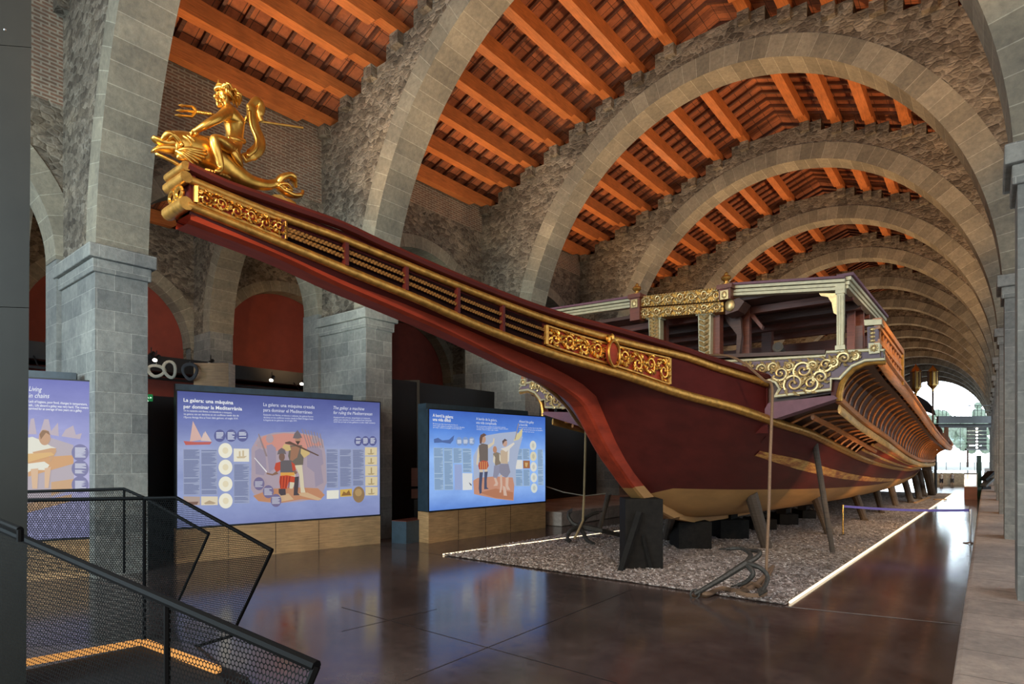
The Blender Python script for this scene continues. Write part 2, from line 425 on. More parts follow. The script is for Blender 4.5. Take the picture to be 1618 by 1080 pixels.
# longitudinal walls with arched openings between piers
def long_wall(x0, x1, ya, yb, zs, ztop, jamb=.12, rise=None, zsplit=None, low=None):
    """wall in the YZ plane between ya and yb with an arched opening; low/zsplit bound the part built"""
    m = MB(); yc, r = (ya + yb) / 2, (yb - ya) / 2 - jamb; rise = rise or r
    ys = [ya] + [yc - r * math.cos(PI * k / 40) for k in range(41)] + [yb]
    def zb(y): 
        q = 1 - ((y - yc) / r) ** 2
        return zs + rise * math.sqrt(max(q, 0))
    lo, hi = zsplit or (0, ztop)
    for a, b in zip(ys[:-1], ys[1:]):
        solid = (a < yc - r - 1e-6) or (b > yc + r + 1e-6)
        za, zb_ = (0, 0) if solid else (zb(a), zb(b))
        za, zb_ = max(za, lo), max(zb_, lo)
        if za >= hi and zb_ >= hi: continue
        za, zb_ = min(za, hi), min(zb_, hi)
        m.quad((x0, a, za), (x0, b, zb_), (x0, b, hi), (x0, a, hi)); m.quad((x1, a, hi), (x1, b, hi), (x1, b, zb_), (x1, a, za))
        if not solid: m.quad((x0, a, za), (x0, b, zb_), (x1, b, zb_), (x1, a, za))
    return m
def long_ring(x0, x1, ya, yb, zs, jamb=.12, th=.45, rise=None):
    m = MB(); yc, r = (ya + yb) / 2, (yb - ya) / 2 - jamb; R2 = rise or r; s = 0; n = 44
    for k in range(n):
        p = []
        for t in (PI * k / n, PI * (k + 1) / n):
            y, z = yc - r * math.cos(t), zs + R2 * math.sin(t); ny, nz = -math.cos(t) / r, math.sin(t) / R2; l = math.hypot(ny, nz)
            p.append((y - ny / l * .02, z - nz / l * .02, y + ny / l * th, z + nz / l * th))
        a, b = p; ds = math.hypot(b[0] - a[0], b[1] - a[1])
        for x in (x0, x1):
            m.quad((x, a[0], a[1]), (x, b[0], b[1]), (x, b[2], b[3]), (x, a[2], a[3]), [(s, .1), (s + ds, .1), (s + ds, .5), (s, .5)])
        m.quad((x0, a[0], a[1]), (x0, b[0], b[1]), (x1, b[0], b[1]), (x1, a[0], a[1]), [(s, 1), (s + ds, 1), (s + ds, 2), (s, 2)])
        s += ds
    return m
wl = MB(); wlb = MB(); wr = MB(); rl = MB(); rr = MB()
for k in range(len(YK) - 1):
    ya, yb = YK[k] + PD, YK[k + 1]
    g = long_wall(-16.32, -17.05, ya, yb, 6.9, 13.0, zsplit=(0, 10.4 if k < 2 else 11.7)); wl.add(g.v, g.f)
    wlb.box((-17.05, ya, 10.4 if k < 2 else 11.7), (-16.315, yb, 13.2))
    g = long_ring(-16.29, -17.08, ya, yb, 6.9); o = len(rl.f); [rl.uv.__setitem__(o + i, u) for i, u in g.uv.items()]; rl.add(g.v, g.f)
    if k < 12:
        g = long_wall(2.62, 3.35, ya, yb, 6.9, 13.0); wr.add(g.v, g.f)
        g = long_ring(2.6, 3.38, ya, yb, 6.9); o = len(rr.f); [rr.uv.__setitem__(o + i, u) for i, u in g.uv.items()]; rr.add(g.v, g.f)
WLO = struct(wl.build('wall_left', RUB), 'rubble stone wall above the arches along the left pier row')
wlb.build('brick_course', BRK, WLO); rl.build('arch_ring', VOU, WLO)
WRO = struct(wr.build('wall_right', RUB), 'stone wall with arches along the right pier row'); rr.build('arch_ring', VOU, WRO)
# the neighbouring nave on the left: pier row, red wall in the arches, roof
n2 = MB(); n2r = MB(); n2p = MB(); t2 = MB(); t2r = MB()
def small_arch(y):
    xa, xb, zs, rise = -24.0, -17.2, 7.4, 4.2; c, h = (xa + xb) / 2, (xb - xa) / 2; m = MB(); r = MB(); s = 0; th = .6
    for k in range(48):
        p = []
        for t in (PI * k / 48, PI * (k + 1) / 48):
            x, z = c - h * math.cos(t), zs + rise * math.sin(t); nx, nz = -math.cos(t) / h, math.sin(t) / rise; l = math.hypot(nx, nz); p.append((x, z, nx / l, nz / l))
        a, b = p; zt = lambda x: 11.3 + .36 * (h - abs(x - c))
        for yy in (y, y + PD): m.quad((a[0], yy, a[1]), (b[0], yy, b[1]), (b[0], yy, max(zt(b[0]), b[1])), (a[0], yy, max(zt(a[0]), a[1])))
        ds = math.hypot(b[0] - a[0], b[1] - a[1])
        for yy in (y - .03, y + PD + .03):
            r.quad((a[0], yy, a[1]), (b[0], yy, b[1]), (b[0] + b[2] * th, yy, b[1] + b[3] * th), (a[0] + a[2] * th, yy, a[1] + a[3] * th), [(s, .1), (s + ds, .1), (s + ds, .6), (s, .6)])
        r.quad((a[0], y - .03, a[1]), (b[0], y - .03, b[1]), (b[0], y + PD + .03, b[1]), (a[0], y + PD + .03, a[1]), [(s, 1), (s + ds, 1), (s + ds, 2), (s, 2)])
        s += ds
    m.box((-25.5, y, 7.4), (-24.0, y + PD, 11.4))
    return m, r
for k in range(0, 6):
    ya, yb = YK[k] + PD, YK[k + 1]
    g = long_wall(-25.5, -26.2, ya, yb, 6.9, 11.6); n2.add(g.v, g.f)
    g = long_ring(-25.47, -26.2, ya, yb, 6.9); o = len(n2r.f); [n2r.uv.__setitem__(o + i, u) for i, u in g.uv.items()]; n2r.add(g.v, g.f)
    n2p.box((-25.6, YK[k], 0), (-24.0, YK[k] + PD, 7.4)); n2p.box((-26.2, YK[k], 0), (-25.6, YK[k] + PD, 11.6))
    a, b = small_arch(YK[k]); t2.add(a.v, a.f); o = len(t2r.f); [t2r.uv.__setitem__(o + i, u) for i, u in b.uv.items()]; t2r.add(b.v, b.f)
AI = struct(n2.build('wall_aisle', RUB), 'far stone wall of the side nave'); n2r.build('arch_ring', VOU, AI); n2p.build('piers', ASH, AI); t2.build('cross_walls', RUB, AI); t2r.build('cross_arches', VOU, AI)
m = MB(); m.box((-26.6, -6, 0), (-26.25, 118, 12.5)); struct(m.build('wall_red', REDW), 'deep red wall filling the arches of the side nave')
aisle_roof = [(-26.2, 11.75), (-20.6, 13.6), (-17.0, 12.4)]
c = struct(ceiling_mb(-6, 48, aisle_roof).build('ceiling', TILE), 'tiled roof of the side nave'); joist_mb(-6, 48, aisle_roof, .58).build('joists', JOIST, c)
for k in range(5):
    for i in range(6):
        x = -25.2 + i * 1.4; z = 11.35 + (.33 * (x + 26.2) if x < -20.6 else .33 * 5.6 - .33 * (x + 20.6))
        beam_mb(x, z, YK[k], YK[k + 1]).build('roof_beam', BEAM, c)
# ------------------------------------------------------------------ floor, curbs, gravel
def floor_mat():
    m, nt, b = nodes('polished_concrete'); v = pos(nt); f = noise(nt, v, .8, 8, .65); g = noise(nt, v, 7, 6, .6)
    base = ramp(nt, f, [(.28, (.042, .029, .025)), (.5, (.072, .050, .043)), (.75, (.12, .086, .074))])
    base = mixc(nt, .5, base, ramp(nt, g, [(.3, (.7, .7, .7)), (.7, (1.25, 1.25, 1.25))]), 'MULTIPLY')
    L(nt, base, b.inputs['Base Color'])
    L(nt, ramp(nt, g, [(.3, (.10, .10, .10)), (.7, (.19, .19, .19))]), b.inputs['Roughness']); b.inputs['Specular IOR Level'].default_value = .6
    bump(nt, b, noise(nt, pos(nt, (1, 1, 1)), 2.0, 2, .5), .02, .01); return m
m = MB(); m.quad((-30, -10, 0), (8, -10, 0), (8, 118, 0), (-30, 118, 0))
FL = struct(m.build('floor', floor_mat()), 'dark polished concrete floor')
JNT = mat('floor_joint', (.022, .017, .015), .6, bmp=0)
def joint(a, b, w=.013):
    a, b = atZ(*a), atZ(*b); j = MB(); d = (b - a).normalized(); n = Vector((-d.y, d.x, 0)) * w / 2; z = Vector((0, 0, .004))
    j.quad(a - n + z, b - n + z, b + n + z, a + n + z); j.build('floor_joint', JNT, FL)
JL = mat('pale_floor_joint', (.22, .19, .17), .5, bmp=0)
for a, b in (((540, 959), (975, 1079)), ((540, 997), (690, 962)), ((640, 1075), (1000, 930)), ((700, 877), (590, 861))): joint(a, b)
a, b = atZ(1241, 958), atZ(1522, 987); j = MB(); j.quad(a + Vector((0, -.02, .004)), b + Vector((0, -.02, .004)), b + Vector((0, .02, .004)), a + Vector((0, .02, .004))); j.build('pale_joint', JL, FL)
ZCB = .5
m = MB(); m.box((-.24, -3, 0), (3.4, 112, ZCB)); struct(m.build('trim_1', CURB, bevel=.05), 'broad worn stone plinth under the right pier row')
m = MB(); m.box((-17.2, 17.0, 0), (-11.5, 112, .5)); struct(m.build('trim_2', CURB, bevel=.03), 'stone plinth under the left pier row')
g0, g1, g2, g3 = atZ(700, 877), atZ(1241, 956), atZ(1506, 779.5), atZ(1010, 834)
def gravel_mat(name, sc):
    m, nt, b = nodes(name); v = pos(nt); vo = nt.nodes.new('ShaderNodeTexVoronoi'); vo.inputs['Scale'].default_value = sc; L(nt, v, vo.inputs['Vector'])
    sx = nt.nodes.new('ShaderNodeSeparateColor'); L(nt, vo.outputs['Color'], sx.inputs[0])
    L(nt, ramp(nt, sx.outputs[0], [(0, (.10, .074, .06)), (.4, (.23, .18, .15)), (.75, (.37, .30, .265)), (1, (.66, .59, .54))]), b.inputs['Base Color'])
    b.inputs['Roughness'].default_value = .9; iv = nt.nodes.new('ShaderNodeMath'); iv.operation = 'SUBTRACT'; iv.inputs[0].default_value = 1; L(nt, vo.outputs['Distance'], iv.inputs[1])
    bump(nt, b, iv.outputs[0], 1.0, .05); return m
GRV = gravel_mat('gravel', 17)
far_l = Vector((-9.6, 47, 0)); far_r = g2
m = MB(); nx, ny = 40, 80
rows = []
for j in range(ny + 1):
    t = (j / ny) ** 1.5; a = g0.lerp(far_l, t); b = g1.lerp(far_r, t); rows.append([a.lerp(b, i / nx) + Vector((0, 0, .012 + (.0 if i in (0, nx) or j in (0, ny) else random.uniform(0, .02)))) for i in range(nx + 1)])
m.grid(rows); GB = tag(m.build('gravel_bed', GRV, smooth=True), 'bed of crushed pinkish gravel under the galley', 'gravel', kind='stuff')
pb = MB(); vs = []; fs = []
for i in range(15000):
    t = random.random() ** 2.2 * .55; u = random.uniform(.004, .996); p = g0.lerp(far_l, t).lerp(g1.lerp(far_r, t), u); r = random.uniform(.012, .032)
    o = len(vs); q = Vector((p.x, p.y, .03)); ax = random.uniform(0, PI); ca, sa = math.cos(ax) * r, math.sin(ax) * r
    vs += [q + Vector((ca, sa, 0)), q + Vector((-sa * .8, ca * .8, r * .2)), q + Vector((-ca, -sa, 0)), q + Vector((sa * .8, -ca * .8, -r * .2)), q + Vector((0, 0, r * .7)), q - Vector((0, 0, r * .5))]
    fs += [(o, o + 1, o + 4), (o + 1, o + 2, o + 4), (o + 2, o + 3, o + 4), (o + 3, o, o + 4), (o + 1, o, o + 5), (o + 2, o + 1, o + 5), (o + 3, o + 2, o + 5), (o, o + 3, o + 5)]
pb.v = [tuple(v) for v in vs]; pb.f = fs
tag(pb.build('loose_stones', GRV, GB), kind='stuff')
def led(a, b, label):
    m = MB(); m.beam(a + Vector((0, 0, .025)), b + Vector((0, 0, .025)), .03, .03); tag(m.build('light_strip', LED), label, 'light strip')
led(g1 + Vector((.03, .15, 0)), g2, 'long glowing light strip along the right edge of the gravel bed')
led(g0, atZ(983, 839), 'glowing light strip along the left edge of the gravel bed')

# ------------------------------------------------------------------ the galley
XC = -6.1
GAL = thing('royal_galley', 'huge maroon and gilded wooden galley with a long gold beak standing on the gravel bed', 'ship', (XC, 30, 0))
wY = pchip([1.5, 2.4, 4, 6, 8, 10, 11.5, 12.5, 13.6, 16, 20, 28, 36, 44, 52, 58, 62], [.15, .17, .23, .34, .55, 1.0, 1.5, 1.95, 2.35, 2.75, 3.0, 3.1, 3.1, 2.95, 2.5, 1.8, .9])
def solve(x, y, wf=wY):
    Y = 5.0; u = (x - 809) / F
    for _ in range(200):
        X = XC + wf(Y); Yn = -X * (Cc + u * S) / (S - u * Cc); Y = .6 * Y + .4 * min(max(Yn, -5), 70)
    X = XC + wf(Y); d = -X * S + Y * Cc
    return Y, HC + (VY - y) / F * d
def lineYZ(px, wf=wY, extra=()):
    a = sorted([solve(x, y, wf) for x, y in px] + list(extra)); out = [a[0]]
    for q in a[1:]:
        if q[0] - out[-1][0] > .12: out.append(q)
    return pchip([q[0] for q in out], [q[1] for q in out])
zTop = lineYZ([(303, 270), (360, 296), (440, 324), (527, 354), (600, 387), (740, 447), (860, 492), (973, 523), (1080, 554), (1139, 574), (1215, 599)])
zUp = lineYZ([(300, 284), (440, 341), (527, 372), (600, 401), (740, 458), (860, 503), (973, 537), (1080, 563), (1139, 583), (1218, 609)])
zLow = lineYZ([(299, 325), (440, 382), (527, 418), (600, 448), (657, 471), (740, 508), (860, 554), (983, 591), (1070, 620), (1153, 642), (1220, 665)], extra=((16, 3.0), (18.1, 2.72), (21, 2.42), (25, 2.15), (30, 1.92), (36, 1.75), (44, 1.72), (52, 2.05), (58, 2.7), (62, 3.4)))
stemw = lambda Y: .10 + 0 * Y
def stempx(px, dx): return [(lambda p: (p.y, p.z))(atX(x, y, XC + dx)) for x, y in px]
stemTop = stempx([(303, 340), (440, 398), (540, 443), (640, 480), (730, 517), (807, 550), (857, 572), (907, 598), (940, 622), (957, 660), (983, 716), (1010, 757), (1040, 790), (1082, 816)], .16)
stemBot = stempx([(300, 347), (440, 402), (540, 449), (640, 492), (727, 531), (823, 579), (872, 600), (900, 617), (920, 633), (933, 653), (950, 687), (967, 718), (980, 737), (1005, 772), (1030, 798), (1065, 818)], .16)
zStem = pchip([p[0] for p in stemTop], [p[1] for p in stemTop])
zKeel = pchip([12.0, 13.4, 14.6, 16, 20, 40, 48, 52, 56, 60, 62.5], [2.0, 1.25, .92, .80, .72, .66, .8, 1.2, 1.9, 2.8, 3.6])
def zBot(Y): return zStem(Y) if Y < 13.4 else max(min(zStem(Y), zKeel(Y)), zKeel(Y)) if Y < 14.2 else zKeel(Y)
ex = pchip([2, 9, 11, 13, 15, 18, 22, 28, 36, 44, 50, 56, 62], [1, 1, 1.0, .85, .66, .44, .30, .20, .16, .16, .20, .4, .9])
def hw(Y, z):
    zb, zl = zBot(Y), zLow(Y)
    if z >= zl: return wY(Y)
    t = max((z - zb) / max(zl - zb, .01), 0)
    return .15 + (wY(Y) - .15) * t ** ex(Y)
zPaint = pchip([11, 13, 16, 22, 28, 36, 44, 52, 60], [1.85, 1.72, 1.6, 1.42, 1.30, 1.28, 1.42, 1.9, 2.9])
YS = [2.45, 3, 3.6, 4.3, 5, 5.7, 6.4, 7.1, 7.8, 8.4, 9, 9.5, 10, 10.4, 10.8, 11.2, 11.6, 12, 12.4, 12.8, 13.2, 13.6, 14, 14.5, 15, 15.6, 16.3, 17, 18, 19, 20, 22, 24, 26, 28, 30, 32, 34, 36, 38, 40, 42, 44, 46, 48, 50, 52, 54, 56, 58, 60, 61.5]
def hull_rows(Y, lo, hi, n): 
    return [(hw(Y, lo + (hi - lo) * i / n), lo + (hi - lo) * i / n) for i in range(n + 1)]
side = MB(); bottom = MB()
for sg in (1, -1):
    rows = []
    for Y in YS:
        zb = zBot(Y); zp = max(min(zPaint(Y), zLow(Y) - .1), zb) if Y > 12.7 else zb
        rows.append([(XC + sg * x, Y, z) for x, z in hull_rows(Y, zp, zLow(Y), 10)])
    side.grid(rows)
    rows = []
    for Y in [y for y in YS if y >= 12.4]:
        zb = zBot(Y); zp = max(min(zPaint(Y), zLow(Y) - .1), zb) if Y > 12.7 else zb + .001
        zs = [zb + (zp - zb) * (i / 9) ** 1.8 for i in range(10)]
        rows.append([(XC, Y, zb)] + [(XC + sg * hw(Y, z), Y, z) for z in zs])
    bottom.grid(rows)
side.build('hull_side', MAROON, GAL, smooth=True, weld=True)
bottom.build('hull_bottom', OCHRE, GAL, smooth=True, weld=True)
# topside of bow and beak between lower and upper moulding (shade of the openings put on as a dark sheet)
ts = MB(); deck = MB()
YB = [y for y in YS if y <= 13.6]
for sg in (1, -1):
    ts.grid([[(XC + sg * (wY(Y) - .03), Y, lerp(zLow(Y), zTop(Y) - .02, i / 4)) for i in range(5)] for Y in YB])
deck.grid([[(XC + i * wY(Y) / 2, Y, zTop(Y) - .03) for i in (-2, -1, 0, 1, 2)] for Y in YB])
ts.prism([(XC - wY(2.45), 2.45, zLow(2.45)), (XC + wY(2.45), 2.45, zLow(2.45)), (XC + wY(2.45), 2.45, zTop(2.45)), (XC - wY(2.45), 2.45, zTop(2.45))], (0, .05, 0))
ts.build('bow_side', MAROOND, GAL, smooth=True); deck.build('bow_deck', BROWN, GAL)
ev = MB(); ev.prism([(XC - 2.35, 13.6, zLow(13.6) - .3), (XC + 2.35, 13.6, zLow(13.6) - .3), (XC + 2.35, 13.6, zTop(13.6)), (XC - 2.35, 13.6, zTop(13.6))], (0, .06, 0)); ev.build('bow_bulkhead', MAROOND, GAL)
def yline(f, Y0, Y1, n=60, off=0.0, sg=1, dz=0.0): return [Vector((XC + sg * (wY(Y0 + (Y1 - Y0) * i / n) + off), Y0 + (Y1 - Y0) * i / n, f(Y0 + (Y1 - Y0) * i / n) + dz)) for i in range(n + 1)]
def rad(n, a, b): return [a + (b - a) * i / n for i in range(n + 1)]
for sg in (1, -1):
    m = MB(); m.tube(yline(zUp, 2.42, 13.55, 60, .0, sg), rad(60, .040, .082), 10); m.build('upper_gold_moulding', GOLDD, GAL, smooth=True)
    m = MB(); m.tube(yline(zLow, 2.42, 61, 140, .0, sg), [lerp(.045, .10, min(i / 25, 1)) * (1 if i < 50 else .8) for i in range(141)], 10); m.build('lower_gold_moulding', GOLDD if sg > 0 else GOLDD, GAL, smooth=True)
    m = MB(); pts = yline(zTop, 2.42, 13.6, 60, .0, sg); m.tube([p + Vector((0, 0, .02)) for p in pts], [(lerp(.05, .07, i / 60), lerp(.06, .10, i / 60)) for i in range(61)], 8, flat=(0, 0, 1)); m.build('top_rail', MAROON, GAL, smooth=True)
# stem post: one long timber below the beak curving down into the keel
sp = MB(); n = 48
T = cr([Vector((0, y, z)) for y, z in stemTop], 5); Bq = cr([Vector((0, y, z)) for y, z in stemBot], 5)
def resample(p, n):
    d = [0]
    for a, b in zip(p[:-1], p[1:]): d.append(d[-1] + (b - a).length)
    out = []
    for i in range(n + 1):
        s = d[-1] * i / n; k = max(j for j in range(len(d)) if d[j] <= s + 1e-9); k = min(k, len(p) - 2)
        out.append(p[k].lerp(p[k + 1], (s - d[k]) / max(d[k + 1] - d[k], 1e-9)))
    return out
T = resample(T, 70); Bq = resample(Bq, 70); rows = []
for t, b in zip(T, Bq):
    rows.append([(XC - .15, t.y, t.z + .03), (XC + .15, t.y, t.z + .03), (XC + .17, b.y, b.z), (XC + .12, b.y - .01, b.z - .03), (XC - .12, b.y - .01, b.z - .03), (XC - .17, b.y, b.z), (XC - .15, t.y, t.z + .03)])
kk = max(i for i, r in enumerate(rows) if r[1][2] > 1.75)
sp.grid(rows[:kk + 1]); sp.build('stem_post', RED, GAL)
sp = MB(); sp.grid(rows[kk:]); sp.build('forefoot', OCHRE, GAL)
kl = MB(); pts = [Vector((XC, Y, zKeel(Y) - .02)) for Y in [14.1, 15, 16, 18, 20, 25, 30, 35, 40, 45, 50, 54, 57, 60, 62]]
kl.tube(pts, .17, 4, flat=(1, 0, 1)); kl.build('keel', OCHRE, GAL)
# beak end block and carved panels
def scroll(mb, Mf, Ln, H, n, seed, r0=.055, leaves=5):
    rnd = random.Random(seed); st = []
    for i in range(n * 12 + 1):
        u = Ln * i / (n * 12); st.append(Mf(u, H / 2 + H * .30 * math.sin(PI * n * i / (n * 12) + PI / 2 * 0), .02))
    mb.tube(st, r0 * H * 1.0, 5)
    for k in range(n):
        sg = 1 if k % 2 == 0 else -1; cu, cv = (k + .5) * Ln / n, H / 2 - sg * H * .06; R = min(H * .40, Ln / n * .52)
        pts, rr = [], []
        for i in range(30):
            a = PI * .9 + sg * 0 - i / 29 * 3.6 * PI * .8; q = R * (1 - .82 * i / 29)
            pts.append(Mf(cu + q * math.cos(a), cv + sg * q * math.sin(a), .03 + .03 * i / 29)); rr.append(H * r0 * 1.35 * (1 - .35 * i / 29))
        mb.tube(pts, rr, 6); mb.ell(pts[-1], H * .075, 8, 6)
        for j in range(leaves * 3):
            a = 2 * PI * j / (leaves * 2) + rnd.uniform(-.25, .25); q0, q1 = R * rnd.uniform(.55, .9), R * rnd.uniform(1.15, 1.5)
            cv0 = cv + sg * q0 * math.sin(a); b = a + sg * rnd.uniform(.25, .6)
            e = [Mf(cu + q * math.cos(lerp(a, b, t)), min(max(cv + sg * q * math.sin(lerp(a, b, t)), H * .06), H * .94), .03 + .05 * math.sin(PI * t)) for t, q in ((0, q0), (.35, lerp(q0, q1, .35)), (.7, lerp(q0, q1, .7)), (1, q1))]
            mb.tube(e, [H * .03, H * .065, H * .05, H * .012], 5)
def side_map(Ya, Yb, fa=zLow, fb=zUp, m0=.12, sg=1):
    def M(u, v, h, H=1.0):
        Y = Ya + u; z = lerp(fa(Y) + m0, fb(Y) - m0, v); return Vector((XC + sg * (wY(Y) + h), Y, z))
    return M
def panel_on_side(Ya, Yb, n, seed, sg=1, m0=.11, mt=RED, gm=GOLD):
    Hm = (zUp((Ya + Yb) / 2) - zLow((Ya + Yb) / 2)) - 2 * m0
    M0 = side_map(Ya, Yb, m0=m0, sg=sg)
    Mf = lambda u, v, h: M0(min(max(u, .01), Yb - Ya - .01), v / Hm, h * .8)
    ground = MB(); ground.grid([[M0((Yb - Ya) * i / 20, v, .005) for v in (0, .5, 1)] for i in range(21)]); g = ground.build('panel_ground', mt, None)
    c = MB(); scroll(c, Mf, Yb - Ya, Hm, n, seed); c.build('carved_scrolls', gm, g, smooth=True)
    fr = MB()
    for v in (0, 1): fr.tube([M0((Yb - Ya) * i / 20, v, .02) for i in range(21)], .022, 6)
    for u in (0, Yb - Ya): fr.tube([M0(u, v, .02) for v in (0, .5, 1)], .045 if Ya > 5 else .03, 6)
    fr.build('frame', GOLDD, g, smooth=True)
    g.name = 'carved_panel'; g.parent = GAL; g.matrix_parent_inverse = Matrix.Translation(-GAL.location); return g
for sg in (1, -1):
    Ya, Yb = 2.5, solve(448, 360)[0]; panel_on_side(Ya, Yb, 6, 5, sg, .048)
    Yc, Yd = solve(862, 530)[0], solve(1056, 585)[0]; panel_on_side(Yc, Yd, 9, 9, sg, .11)
    m = MB(); M0 = side_map(Yb + .05, Yc, m0=.07, sg=sg); m.grid([[M0((Yc - Yb - .1) * i / 30, v, -.024) for v in (0, .5, 1)] for i in range(31)]); m.build('rail_gap_shade', mat('gap_shade_black', (.010, .003, .003), .8, spec=.05), GAL)  # black sheet stands for the shade in the gaps between the rails
    # carved rails between the two panels, with small uprights
    for j, v in enumerate((.34, .68)):
        m = MB(); M0 = side_map(Yb, Yc, m0=.06, sg=sg); nn = 90
        pts = [M0((Yc - Yb) * i / nn, v, .0) for i in range(nn + 1)]
        m.tube(pts, .02, 6)
        for i in range(nn * 2):
            a, b = pts[i // 2], pts[min(i // 2 + 1, nn)]; p = a.lerp(b, (i % 2) / 2); m.ell(p + Vector((sg * .012, 0, (.012 if i % 2 else -.012))), (.016, .03, .017), 5, 4)
        m.build('carved_rail', GOLDK, GAL, smooth=True)
    for x in (445, 545, 640, 722, 793):
        Y = solve(x, 360 + (x - 445) * .41)[0]; m = MB(); M0 = side_map(Y, Y + 1, m0=.04, sg=sg)
        m.beam(M0(0, 0, .01), M0(0, 1, .01), .05, .07, up=(1, 0, 0)); m.build('rail_upright', MAROON, GAL)
# shield in the middle of the rear panel
Ys = solve(962, 565)[0]; zs = (zLow(Ys) + zUp(Ys)) / 2; m = MB(); Xs = XC + wY(Ys) + .06
m.ell((Xs, Ys, zs), (.07, .19, .22), 14, 10); m.build('shield', RED, GAL, smooth=True)
m = MB(); m.tube([(Xs + .05, Ys + .20 * math.sin(2 * PI * i / 24), zs + .23 * math.cos(2 * PI * i / 24)) for i in range(25)], .025, 6)
for i in (-1, 0, 1): m.ell((Xs, Ys + i * .12, zs + .25 + (.05 if i == 0 else 0)), (.05, .045, .07), 6, 5)
m.build('shield_border', GOLD, GAL, smooth=True)
# front end of the beak
m = MB(); y = 2.40; w2 = wY(2.42)
for z, r in ((zUp(2.42), .055), (zLow(2.42), .065), (zTop(2.42) + .01, .045)): m.tube([(XC - w2 - .04, y, z), (XC + w2 + .04, y, z)], r, 10)
m.build('end_moulding', GOLDD, GAL, smooth=True)
m = MB(); zl, zu = zLow(2.42) + .06, zUp(2.42) - .06
for i in (-1, 1): m.tube([(XC + i * .08 + .065 * math.cos(a), y - .01, (zl + zu) / 2 + (zu - zl) * .4 * math.sin(a)) for a in [2 * PI * k / 16 for k in range(17)]], .02, 6)
m.ell((XC, y, (zl + zu) / 2), (.03, .03, .1), 6, 6); m.build('end_carving', GOLD, GAL, smooth=True)
# worn gilded planks on the hull side
def strake(Ya, Yb, ta, tb, thick, name, mt, n=24, off=.02):
    m = MB(); rows = []
    for i in range(n + 1):
        Y = Ya + (Yb - Ya) * i / n; zb = zBot(Y); zl = zLow(Y); f = min(1, i / 3, (n - i) / 3) * .5 + .5
        c = lerp(ta, tb, i / n); z0, z1 = zb + (zl - zb) * (c - thick * f), zb + (zl - zb) * (c + thick * f)
        rows.append([(XC + hw(Y, z0) - .02, Y, z0), (XC + hw(Y, z0) + off, Y, z0 + .005), (XC + hw(Y, z1) + off, Y, z1 - .005), (XC + hw(Y, z1) - .02, Y, z1)])
    m.grid(rows); m.build(name, mt, GAL, smooth=True)
strake(14.2, 34, .70, .56, .055, 'gilded_strake', WORN)
strake(14.0, 50, .83, .80, .07, 'red_strake', MAROON, off=.012)
